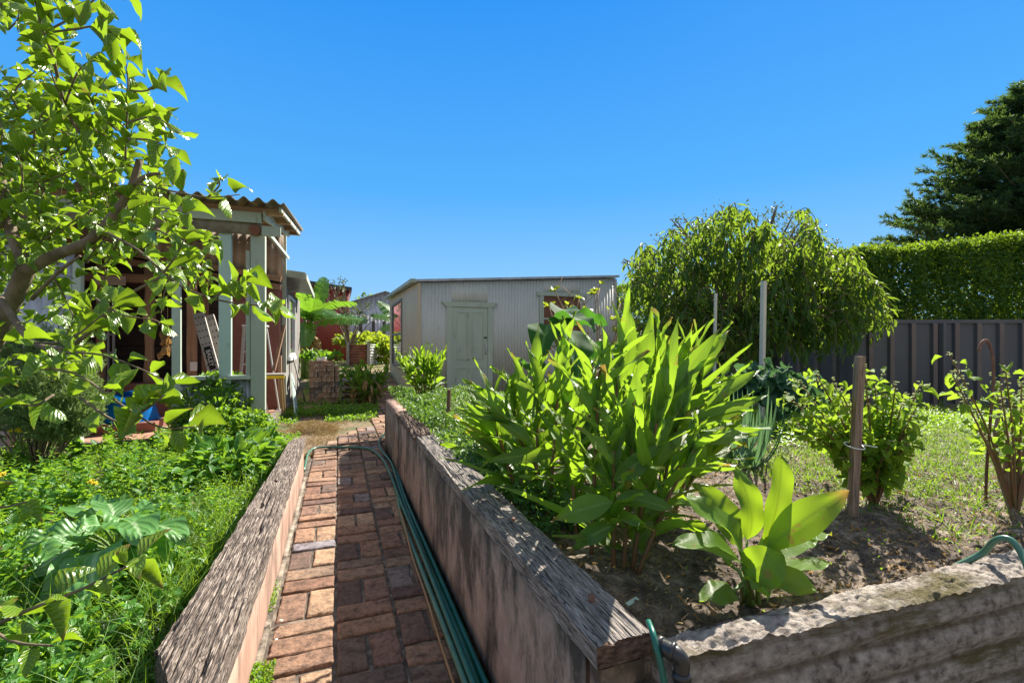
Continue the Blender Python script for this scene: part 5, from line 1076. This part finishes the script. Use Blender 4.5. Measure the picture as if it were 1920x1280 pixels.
for (px, py, d, rx, ry) in ((20, 735, 4.0, 105, 90), (100, 760, 3.9, 58, 62), (60, 700, 4.1, 85, 65), (110, 790, 3.9, 45, 38)):
    c = P(px, py, d); pts = cloud(620, c.x, c.y, c.z, rx/FPX*d, rx/FPX*d*.8, ry/FPX*d, .5)
    for k, p_ in enumerate(pts):
        p_ = Vector(p_); o_ = (p_-c).normalized()*.7+Vector((random.uniform(-.3, .3), random.uniform(-.3, .3), .75)); o_.normalize(); m = 34; tt = rng.random(m)*.15; q = np.array(p_)[None]+np.array(o_)[None]*tt[:, None]
        lv.many(q, rng.normal(size=(m, 3))+np.array(o_)*1.1, rdir(m, .5), rng.uniform(.02, .032, m), .0065, np.clip(random.random()*.5+rng.random(m)*.5, 0, 1))
        if k % 40 == 0: b.tube(crspline([rbase, rbase.lerp(p_, .5)+Vector((0, 0, -.04)), p_], 4), .005, 4)
lv.build('foliage', MT['rosemary'], rbx); b.build('stems', MT['bark'], rbx, True)
leafy('tomato_plant', 'dark bushy tomato plant climbing in front of the shed sill', [(400, 760, 5.6, 66, 45), (430, 805, 5.2, 68, 36), (380, 800, 5.4, 52, 38), (415, 722, 5.8, 45, 25), (475, 800, 5.2, 38, 28), (360, 840, 5.1, 38, 24)], 'tomato', .075, .042, 3800, T_OVAL, base=Vector((*P(410, 850, 5.4).xy, .1)))
leafy('bean_plant', 'climbing bean plant with heart shaped leaves at the far end of the bed', [(430, 855, 3.9, 65, 35), (485, 835, 4.1, 48, 28), (400, 880, 3.7, 60, 34), (470, 880, 3.8, 55, 32), (350, 880, 4.0, 40, 25)], 'bean', .11, .095, 420, T_HEART, base=Vector((*P(430, 930, 3.8).xy, .12)))
leafy('sweet_potato_vine', 'glowing yellow green vines beyond the raised planter', [(690, 640, 19, 45, 14), (715, 648, 18, 28, 14), (655, 640, 19, 25, 10), (722, 668, 17.5, 14, 20)], 'sweet', .22, .18, 900, T_HEART, base=Vector((*P(690, 660, 19).xy, .4)))
leafy('pumpkin_vine', 'low pumpkin vine spreading behind the brick stack', [(600, 668, 12.3, 42, 8), (645, 706, 11.5, 20, 12), (570, 672, 12.0, 22, 8)], 'bean', .17, .16, 200, T_HEART, base=Vector((*P(600, 690, 12).xy, .05)))
leafy('herb_patch', 'green herbs growing inside the raised planter', [(690, 650, 17.3, 28, 5)], 'weed', .1, .06, 160, base=Vector((*P(690, 655, 17.3).xy, .7)))
# brassica
lb = MB(); cb = thing('leafy_green_plant', 'broad glossy brassica with pale veins among the left bed weeds', 'plant', (G(215, 1040, .2))); c0 = G(225, 1050, .15); sm = MB()
for (x1, y1, ze, W_) in ((90, 1060, .28, .11), (120, 1130, .20, .14), (255, 975, .40, .12), (160, 990, .36, .10), (110, 1010, .3, .11), (330, 1010, .34, .10), (200, 950, .34, .11), (300, 1060, .26, .10), (70, 1020, .3, .1), (180, 1100, .3, .14), (220, 985, .42, .12), (300, 950, .3, .1), (260, 1010, .42, .12), (140, 960, .3, .11)):
    e = G(x1, y1, ze); q = c0.lerp(e, .45)+Vector((0, 0, .08)); sm.tube(crspline([c0, c0.lerp(q, .5)+Vector((0, 0, .02)), q], 4), .006, 6); blade(lb, q, e+(e-q)*.3, W_*1.6, (random.uniform(-.4, .4), random.uniform(-.5, .1), 1), .14, p_pad, .10, .02, 16, 6)
lb.build('leaves', MT['chard'], cb, True); sm.build('stems', MT['stem'], cb, True)
# mustard flowers
for (px, py, gx, gy, lab) in ((28, 808, 30, 900, 'taller yellow flowering mustard at the left edge of the bed'), (2, 890, 10, 960, 'short yellow flower head at the very left edge'), (172, 905, 165, 960, 'small yellow flower head among the weeds in the bed middle')):
    ff = thing('mustard_flower', lab, 'flower', G(gx, gy, .15)); g_ = G(gx, gy, .15); dpt = g_.x*st+g_.y*ct; hd_ = P(px, py, dpt); b = MB(); lb = LV(T_OVAL); fl = LV(T_OVAL)
    for k in range(4):
        e = hd_+Vector((random.uniform(-.03, .03), random.uniform(-.03, .03), random.uniform(-.01, .01))); b.tube(crspline([g_, g_.lerp(e, .5)+Vector((random.uniform(-.01, .01), 0, 0)), e], 5), .003, 5)
        for j in range(26): a_ = random.uniform(0, 6.28); fl.one(e+Vector((random.uniform(-.012, .012), random.uniform(-.012, .012), random.uniform(-.008, .008))), (math.cos(a_), math.sin(a_), .5), (0, 0, 1), .012, .009)
        for j in range(5): a_ = random.uniform(0, 6.28); lb.one(g_.lerp(e, random.uniform(.1, .75)), (math.cos(a_), math.sin(a_), .3), (0, 0, 1), random.uniform(.05, .1), .025)
    b.build('stems', MT['stem'], ff, True); lb.build('leaves', MT['weed'], ff); fl.build('petals', MT['yflower'], ff)
# two small yellow leaves by the ginger
b = MB(); g_ = GP(895, 870)
for (x1, y1) in ((875, 790), (898, 795)): q = g_.lerp(P(x1+6, y1+25, 2.45), .8); blade(b, P(x1+9, y1+28, 2.4), P(x1, y1, 2.4), .045, (0, -1, .3), .05, p_oval, nv=8)
yp = thing('yellow_seedling', 'pair of small glowing yellow leaves left of the big ginger', 'plant', g_); b.build('leaves', MT['yellowleaf'], yp, True); b = MB(); b.tube([g_, P(893, 822, 2.4)], .003, 5); b.build('stem', MT['stem'], yp)

# ================================================================== GROUND COVER (stuff)
def scatter(name, label, n, region, zf, mat, T, L, W, hgt, up=.6, dens=None, tone=None, lay=0.9):
    """region: list of (x0,x1,y0,y1,weight)"""
    lv = LV(T); ws = np.array([r[4] for r in region], float); ws /= ws.sum()
    for (x0, x1, y0, y1, w_), k in zip(region, (ws*n).astype(int)):
        xs = rng.uniform(x0, x1, k); ys = rng.uniform(y0, y1, k)
        if dens: keep = np.array([dens(x, y) > random.random() for x, y in zip(xs, ys)]); xs, ys = xs[keep], ys[keep]; k = len(xs)
        if not k: continue
        hh = np.array([max(.15, .55+.75*noise.noise(Vector((x*2.3, y*2.3, 4)))+.4*noise.noise(Vector((x*7, y*7, 2)))) for x, y in zip(xs, ys)])*hgt
        z = np.array([zf(x, y) for x, y in zip(xs, ys)])+hh*rng.random(k)**.6*lay
        lv.many(np.stack([xs, ys, z], 1), rdir(k, up), rdir(k, 1.6, .7), L*rng.uniform(.6, 1.35, k), W*rng.uniform(.6, 1.35, k))
    o = lv.build(name, MT[mat]); return tag(o, label, 'ground cover', None, 'stuff')
zl = lambda x, y: .10
scatter('weed_cover', 'bright green feathery weeds covering the left bed', 95000, [(-2.6, -.40, .7, 2.4, 3.4), (-4.2, -.42, 2.4, 4.2, 3.0), (-5.4, -.42, 4.2, 6.05, 2.2), (-3, -1, .0, .8, .6)], zl, 'weed', T_SMALL, .024, .012, .17, .5)
scatter('clover_cover', 'round leaved low weeds mixed through the left bed', 24000, [(-2.4, -.42, .7, 2.4, 3), (-4.2, -.42, 2.4, 4.4, 2.2), (-5, -.42, 4.2, 6.05, 1)], zl, 'weeddark', T_OVAL, .034, .028, .16, .1, lambda x, y: .5+.9*nz(x*1.6, y*1.6, 7))
scatter('leafy_weeds', 'broader leafy weeds in the far part of the left bed', 4200, [(-5.2, -.5, 3.2, 6.05, 3), (-2.6, -.7, 1.4, 3.2, 1)], zl, 'bean', T_HEART, .06, .045, .24, .3, lambda x, y: .25+.9*nz(x*1.2+3, y*1.2, 1))
scatter('grass_tuft', 'long grass blades leaning over the left timber edge', 9000, [(-1.15, -.5, 1.3, 3.2, 5), (-1.3, -.5, .5, 1.4, 2), (-.8, -.5, 3.2, 4.6, 1), (-2.6, -1.2, 1, 3, .8)], zl, 'grass', T_BLADE, .27, .0045, .10, 1.5, lambda x, y: .35+1.2*nz(x*2.4, y*2.4, 3))
def sprouts(name, label, n, regs, zf, mat, hmin, hmax, L, W, T):
    lv = LV(T)
    for i in range(n):
        x0, x1, y0, y1 = random.choice(regs); x, y = random.uniform(x0, x1), random.uniform(y0, y1); h = random.uniform(hmin, hmax); ln = Vector((random.uniform(-.3, .3), random.uniform(-.3, .3), 1)).normalized(); z0 = zf(x, y); ph = random.random()*6; tone = random.random(); m = int(h/.016)
        for k in range(m):
            t = .15+.85*k/m; a_ = ph+k*2.4; o_ = Vector((math.cos(a_), math.sin(a_), .2+t*.7)); sc_ = math.sin(math.pi*min(1, t*.8+.15))
            lv.one(Vector((x, y, z0))+ln*h*t, o_, (random.uniform(-.3, .3), random.uniform(-.3, .3), 1), L*sc_*random.uniform(.7, 1.2), W*sc_*random.uniform(.7, 1.2), min(1, tone*.6+random.random()*.4))
    return tag(lv.build(name, MT[mat]), label, 'weeds', None, 'stuff')
sprouts('tall_weeds', 'taller leafy weeds standing above the cover in the left bed', 620, [(-2.6, -.56, 1.0, 2.6), (-4.2, -.56, 2.4, 4.6), (-5, -.56, 4, 6)], zl, 'weed', .16, .36, .06, .022, T_LANCE)
sprouts('broad_weeds', 'broad leaved dark weeds between the feathery ones', 460, [(-2.6, -.62, 1.0, 2.6), (-4.2, -.6, 2.4, 4.6), (-4.6, -.6, 4, 6)], zl, 'bean', .14, .30, .10, .06, T_OVAL)
sprouts('bed_sprouts', 'upright weeds scattered through the rear of the right bed', 900, [(2.3, 5.5, 2.2, 3.6), (1.6, 7, 3.4, 5.8), (5, 8.5, 2.0, 4.6)], lambda x, y: soil_z(x, y), 'weed', .06, .2, .05, .022, T_LANCE)
scatter('thyme_patch', 'dark fine leaved thyme mound beside the left timber', 9000, [(-.78, -.46, 1.75, 2.75, 1)], zl, 'greytree', T_SMALL, .011, .006, .22, .6, lambda x, y: 1 if ((x+.6)/.2)**2+((y-2.25)/.5)**2 < 1 else 0)
zr_ = lambda x, y: soil_z(x, y)
scatter('creeping_herb', 'small leaved creeping herb spilling over the left side of the right bed', 42000, [(.60, 1.05, 2.2, 5.6, 3), (.66, 2.0, 3.6, 6.9, 5), (.66, .95, 1.5, 2.3, .8), (2, 3.4, 4, 6.6, 1.2)], zr_, 'weeddark', T_SMALL, .028, .018, .17, .4, lambda x, y: .8+.6*nz(x*2, y*2, 9))
scatter('bed_grass', 'patchy bright grass and weeds growing on the right bed soil', 38000, [(2.0, 4.6, 1.0, 2.2, 3), (2.2, 6.5, 2.2, 4.2, 6), (1.5, 8.5, 4.0, 5.6, 3)], zr_, 'grass', T_BLADE, .055, .005, .015, 1.1, lambda x, y: .05+(sst(1.9, 3.2, x*.6+y*.8)*.85)+1.1*max(0, nz(x*2.1, y*2.1, 5)))
scatter('bed_weeds', 'low leafy weeds in front of the steel fence', 30000, [(2.6, 6.8, 2.6, 4.4, 4), (1.3, 7.5, 4.0, 6.2, 5), (6, 10, 1.5, 4.5, 1.6)], zr_, 'weed', T_SMALL, .035, .022, .10, .4, lambda x, y: sst(2.6, 4.2, x*.6+y*.75)*(.5+.8*nz(x*1.5, y*1.5, 2)))
scatter('bed_seedlings', 'scattered tiny seedlings on the bare soil near the stake', 7000, [(1.0, 3.6, .95, 2.4, 1)], zr_, 'weed', T_SMALL, .016, .009, .012, .7, lambda x, y: .05+1.5*max(0, nz(x*3.5, y*3.5, 8)-.1))
gzz = lambda x, y: gz(x, y)
scatter('yard_weeds', 'dark green weeds round the brick stack and leaning boards', 12000, [(-.2, .75, 7.7, 9.3, 3), (-.85, .0, 8.5, 9.3, 1), (-.8, 1.4, 9.6, 14, 2.5), (-.9, -.6, 7.6, 9.4, .5), (-3, 1.5, 14, 22, 3)], gzz, 'tomato', T_SMALL, .055, .032, .14, .4, lambda x, y: (.9 if y > 7.9 else .3)*(0 if inpath(x, y) else 1))
scatter('dry_grass_mound', 'mown dry straw heaped on the bare dirt beside the path', 24000, [(-.85, .15, 5.2, 7.7, 3), (-.55, .0, 6.6, 7.8, 3), (-.6, .2, 5.0, 6, 1)], lambda x, y: .0+.10*max(0, 1-math.hypot((x+.3)/.35, (y-7.2)/.5)), 'straw', T_BLADE, .06, .005, .03, .15, lambda x, y: (.2+1.0*nz(x*2.5+4, y*2.5, 1))*(0 if inpath(x, y) else 1))
scatter('path_moss', 'small green and orange weeds in the joint beside the left wall', 900, [(-.30, -.22, 1.55, 1.95, 4), (-.3, -.27, 2.3, 2.6, .5)], lambda x, y: .02, 'weed', T_SMALL, .014, .010, .02, .5)
scatter('soil_debris', 'bits of straw and bark lying on the right bed soil', 7000, [(.68, 3.2, .9, 2.2, 1)], zr_, 'straw', T_BLADE, .022, .004, .006, .05)
sc = LV(T_SMALL)
lt_ = LV(T_OVAL)
for k in range(900):
    x = random.uniform(.7, 3.4); y = .9+1.7*random.random()**1.4; lt_.one((x, y, soil_z(x, y)+.006), (random.uniform(-1, 1), random.uniform(-1, 1), random.uniform(-.1, .2)), (random.uniform(-.4, .4), random.uniform(-.4, .4), 1), random.uniform(.012, .035), random.uniform(.006, .014))
tag(lt_.build('leaf_litter', MT['drybrown']), 'dead brown leaf litter scattered over the right bed', 'leaf litter', None, 'stuff')
# soil clods (one textured mass)
cl = MB()
for k in range(5200):
    x = random.uniform(.66, 3.2); y = .87+1.6*random.random()**1.3; r_ = random.uniform(.002, .007)*(2.2 if random.random() < .08 else 1); z = soil_z(x, y)
    vs = [(x+r_*a+random.uniform(-.3, .3)*r_, y+r_*b_+random.uniform(-.3, .3)*r_, z+r_*.8*c_+random.uniform(-.2, .2)*r_) for a, b_, c_ in ((1, 0, 0), (-1, 0, 0), (0, 1, 0), (0, -1, 0), (0, 0, 1), (0, 0, -1))]
    cl.add(vs, [(0, 2, 4), (2, 1, 4), (1, 3, 4), (3, 0, 4), (2, 0, 5), (1, 2, 5), (3, 1, 5), (0, 3, 5)])
tag(cl.build('soil_clods', MT['soil']), 'crumbled clods of dark soil on the right bed', 'soil', None, 'stuff')

# ================================================================== CITRUS TREE (near left)
ci = thing('citrus_tree', 'lemon tree with glossy yellow edged leaves filling the upper left', 'tree', (P(20, 700, 2.2).x, P(20, 700, 2.2).y, .1)); tr = MB(); lv = LV(T_CIT)
def limb(pts, r0, r1, n=8):
    q = crspline([P(*p_) for p_ in pts], 6); r0 *= .8; r1 *= .8; tr.tube(q, [r0+(r1-r0)*i/(len(q)-1) for i in range(len(q))], n); return q
g_ = P(-110, 900, 2.25)
tr.tube(crspline([(g_.x, g_.y, .05), P(-70, 760, 2.2), P(-15, 640, 2.15), P(25, 560, 2.1), P(50, 500, 2.05)], 6), [.05]*8+[.042]*8+[.034]*9, 12)
limb([(45, 510, 2.05), (100, 480, 2.05), (170, 450, 2.0), (220, 395, 2.0), (245, 355, 2.0), (262, 300, 2.0)], .034, .016)
limb([(245, 350, 2.0), (275, 330, 1.95), (300, 325, 1.9)], .016, .006)
limb([(50, 500, 2.05), (20, 430, 2.1), (0, 330, 2.2), (-40, 200, 2.2)], .034, .018)
limb([(60, 560, 2.0), (110, 510, 1.9), (150, 480, 1.85)], .012, .006)
limb([(120, 660, 1.8), (170, 620, 1.75), (230, 560, 1.7), (300, 520, 1.7)], .012, .005)
limb([(0, 560, 2.0), (60, 640, 1.9), (120, 655, 1.8)], .018, .012)
LN = [0]
def spray(pts, n, L=.112, W=.050, sc_=1.0, yellow=0.0, r0=.0045, r1=.002):
    q = crspline([P(*p_) for p_ in pts], 6); tr.tube(q, [r0+(r1-r0)*i/(len(q)-1) for i in range(len(q))], 5)
    for k in range(n):
        t = (k+.5)/n; p_ = q[min(len(q)-1, int(t*len(q)))]; ax_ = (q[min(len(q)-1, int(t*len(q))+1)]-q[max(0, int(t*len(q))-1)]).normalized()
        a_ = k*2.4+random.uniform(-.5, .5); o_ = ax_.orthogonal().normalized(); o2 = ax_.cross(o_); out = o_*math.cos(a_)+o2*math.sin(a_)
        d = (out*1.0+ax_*.7+Vector((0, 0, -.12))).normalized(); n_ = Vector((random.uniform(-.5, .5), random.uniform(-.6, .3), 1)); l_ = L*random.uniform(.65, 1.2)
        lv.one(p_+d*.008, d, n_, l_, l_*W/L*random.uniform(.85, 1.15), .97 if random.random() < yellow else min(.93, random.random()))
# explicit boundary sprays traced from the photograph
spray([(235, 300, 1.95), (238, 220, 1.9), (240, 150, 1.85), (232, 95, 1.85)], 16, .11, .06)
spray([(238, 170, 1.85), (275, 170, 1.8), (310, 150, 1.8)], 7)
spray([(240, 230, 1.85), (290, 220, 1.8), (335, 250, 1.8)], 9)
spray([(240, 260, 1.85), (290, 265, 1.8), (330, 290, 1.8)], 8)
spray([(120, 200, 1.9), (100, 110, 1.8), (75, 40, 1.75), (60, -30, 1.7)], 16, r0=.008)
spray([(85, 60, 1.8), (140, 30, 1.75), (190, -10, 1.7), (230, -20, 1.7)], 12)
spray([(100, 60, 1.8), (140, 55, 1.7), (190, 50, 1.7), (225, 75, 1.7)], 9)
spray([(120, 200, 1.9), (150, 130, 1.8), (190, 110, 1.8)], 8)
spray([(150, 250, 1.9), (120, 200, 1.85), (90, 120, 1.8)], 8, r0=.008)
spray([(260, 345, 1.95), (330, 360, 1.9), (390, 370, 1.85), (450, 365, 1.85)], 9, .09, yellow=.15)
spray([(390, 370, 1.85), (410, 350, 1.85), (412, 338, 1.85)], 3, .08)
spray([(190, 430, 1.9), (260, 470, 1.8), (330, 530, 1.75), (400, 560, 1.7), (480, 572, 1.7), (515, 565, 1.7)], 24, .095, yellow=.12, r0=.006)
spray([(230, 440, 1.85), (290, 430, 1.8), (350, 460, 1.8), (400, 450, 1.75)], 13, .095, yellow=.1)
spray([(300, 520, 1.75), (330, 480, 1.7), (345, 450, 1.7)], 8)
spray([(400, 560, 1.7), (440, 530, 1.7), (470, 530, 1.7)], 8)
spray([(240, 400, 1.9), (300, 390, 1.85), (350, 400, 1.85)], 10)
spray([(110, 660, 1.75), (190, 665, 1.65), (260, 690, 1.6), (320, 720, 1.6)], 15, .10)
spray([(60, 690, 1.6), (140, 700, 1.5), (230, 760, 1.45), (300, 800, 1.4), (370, 800, 1.4)], 15, .105)
spray([(40, 640, 1.6), (120, 640, 1.5), (180, 600, 1.5), (215, 570, 1.5)], 12, .105)
spray([(100, 740, 1.6), (60, 760, 1.5), (0, 740, 1.5), (-30, 700, 1.5)], 8, .09)
spray([(150, 745, 1.5), (220, 790, 1.45), (270, 770, 1.4), (310, 740, 1.4)], 9, .09)
spray([(180, 560, 1.8), (230, 590, 1.7), (290, 600, 1.7), (300, 610, 1.7)], 8, .075)
spray([(-30, 1180, 1.0), (60, 1140, .98), (150, 1105, .97), (230, 1065, .97), (262, 1050, .97)], 15, .075, .036, yellow=.75)
spray([(-60, 1150, 1.05), (20, 1200, 1.0), (100, 1210, .98)], 6, .06, .032, yellow=.4)
spray([(-40, 950, 1.3), (10, 950, 1.25), (50, 940, 1.2)], 4, .07, .035, yellow=.6)
poly = [(-60, -40), (215, -40), (120, 60), (180, 120), (150, 170), (230, 200), (255, 300), (310, 330), (290, 400), (380, 440), (420, 520), (330, 560), (260, 560), (180, 600), (220, 680), (120, 720), (-60, 740)]
def inpoly(x, y):
    c = False; j = len(poly)-1
    for i in range(len(poly)):
        xi, yi = poly[i]; xj, yj = poly[j]
        if (yi > y) != (yj > y) and x < (xj-xi)*(y-yi)/(yj-yi)+xi: c = not c
        j = i
    return c
cnt = 0
while cnt < 215:
    x = random.uniform(-60, 420); y = random.uniform(-40, 740)
    if not inpoly(x, y): continue
    if y < 200 and random.random() < .72: continue
    if y > 520 and random.random() < .6: continue
    if x > 130 and y > 430 and random.random() < .72: continue
    d = random.uniform(2.0, 3.0); a_ = random.uniform(-1.2, 1.4) if random.random() < .7 else random.uniform(0, 6.28); ll = random.uniform(50, 100)*1.9/d
    dx_, dy_ = math.sin(a_)*ll, -math.cos(a_)*ll
    spray([(x, y, d), (x+dx_*.5+random.uniform(-8, 8), y+dy_*.5, d-.05), (x+dx_, y+dy_, d-.1)], random.randint(8, 12), random.choice((.07, .085, .10)), .039, yellow=.07); cnt += 1
tr.build('trunk', MT['bark'], ci, True); lv.build('foliage', MT['citrus'], ci)

# ================================================================== SMALL DETAILS
def stone(name, label, p, r_, mat, cat='stone', fl=.7):
    b = MB(); b.grid(14, 9, lambda u, v: (p[0]+r_*math.cos(u*6.2832)*math.sin(v*math.pi)*(1+.2*nz(u*3, v*3, r_)), p[1]+r_*math.sin(u*6.2832)*math.sin(v*math.pi), p[2]+r_*fl*math.cos(v*math.pi))); tag(b.build(name, MT[mat], None, True), label, cat)
q = G(526, 1163, .03); stone('pebble', 'small round pinkish pebble at the foot of the left wall', (q.x, q.y, .028), .011, 'pinksheet')
q = G(518, 1198, .02); stone('shell_chip', 'tiny white chip lying beside the left wall base', (q.x, q.y, .02), .006, 'white', 'chip', .3)
b = MB(); q = G(1195, 1148, .47); b.bar((q.x-.02, q.y+.02, .485), (q.x+.025, q.y+.035, .487), .012, .003, (.2, -.3, 1)); tag(b.build('plastic_scrap', MT['aqua']), 'pale plastic scrap lying on the dark soil by the timber', 'scrap')
b = MB(); q = G(978, 905, .5); dq = q.x*st+q.y*ct; a_ = P(978, 880, dq); b.box(a_.x-.025, a_.x+.025, a_.y-.01, a_.y-.006, .48, a_.z+.02); tag(b.build('plant_tag', MT['white']), 'white plant tag standing among the ginger stems', 'plant tag')
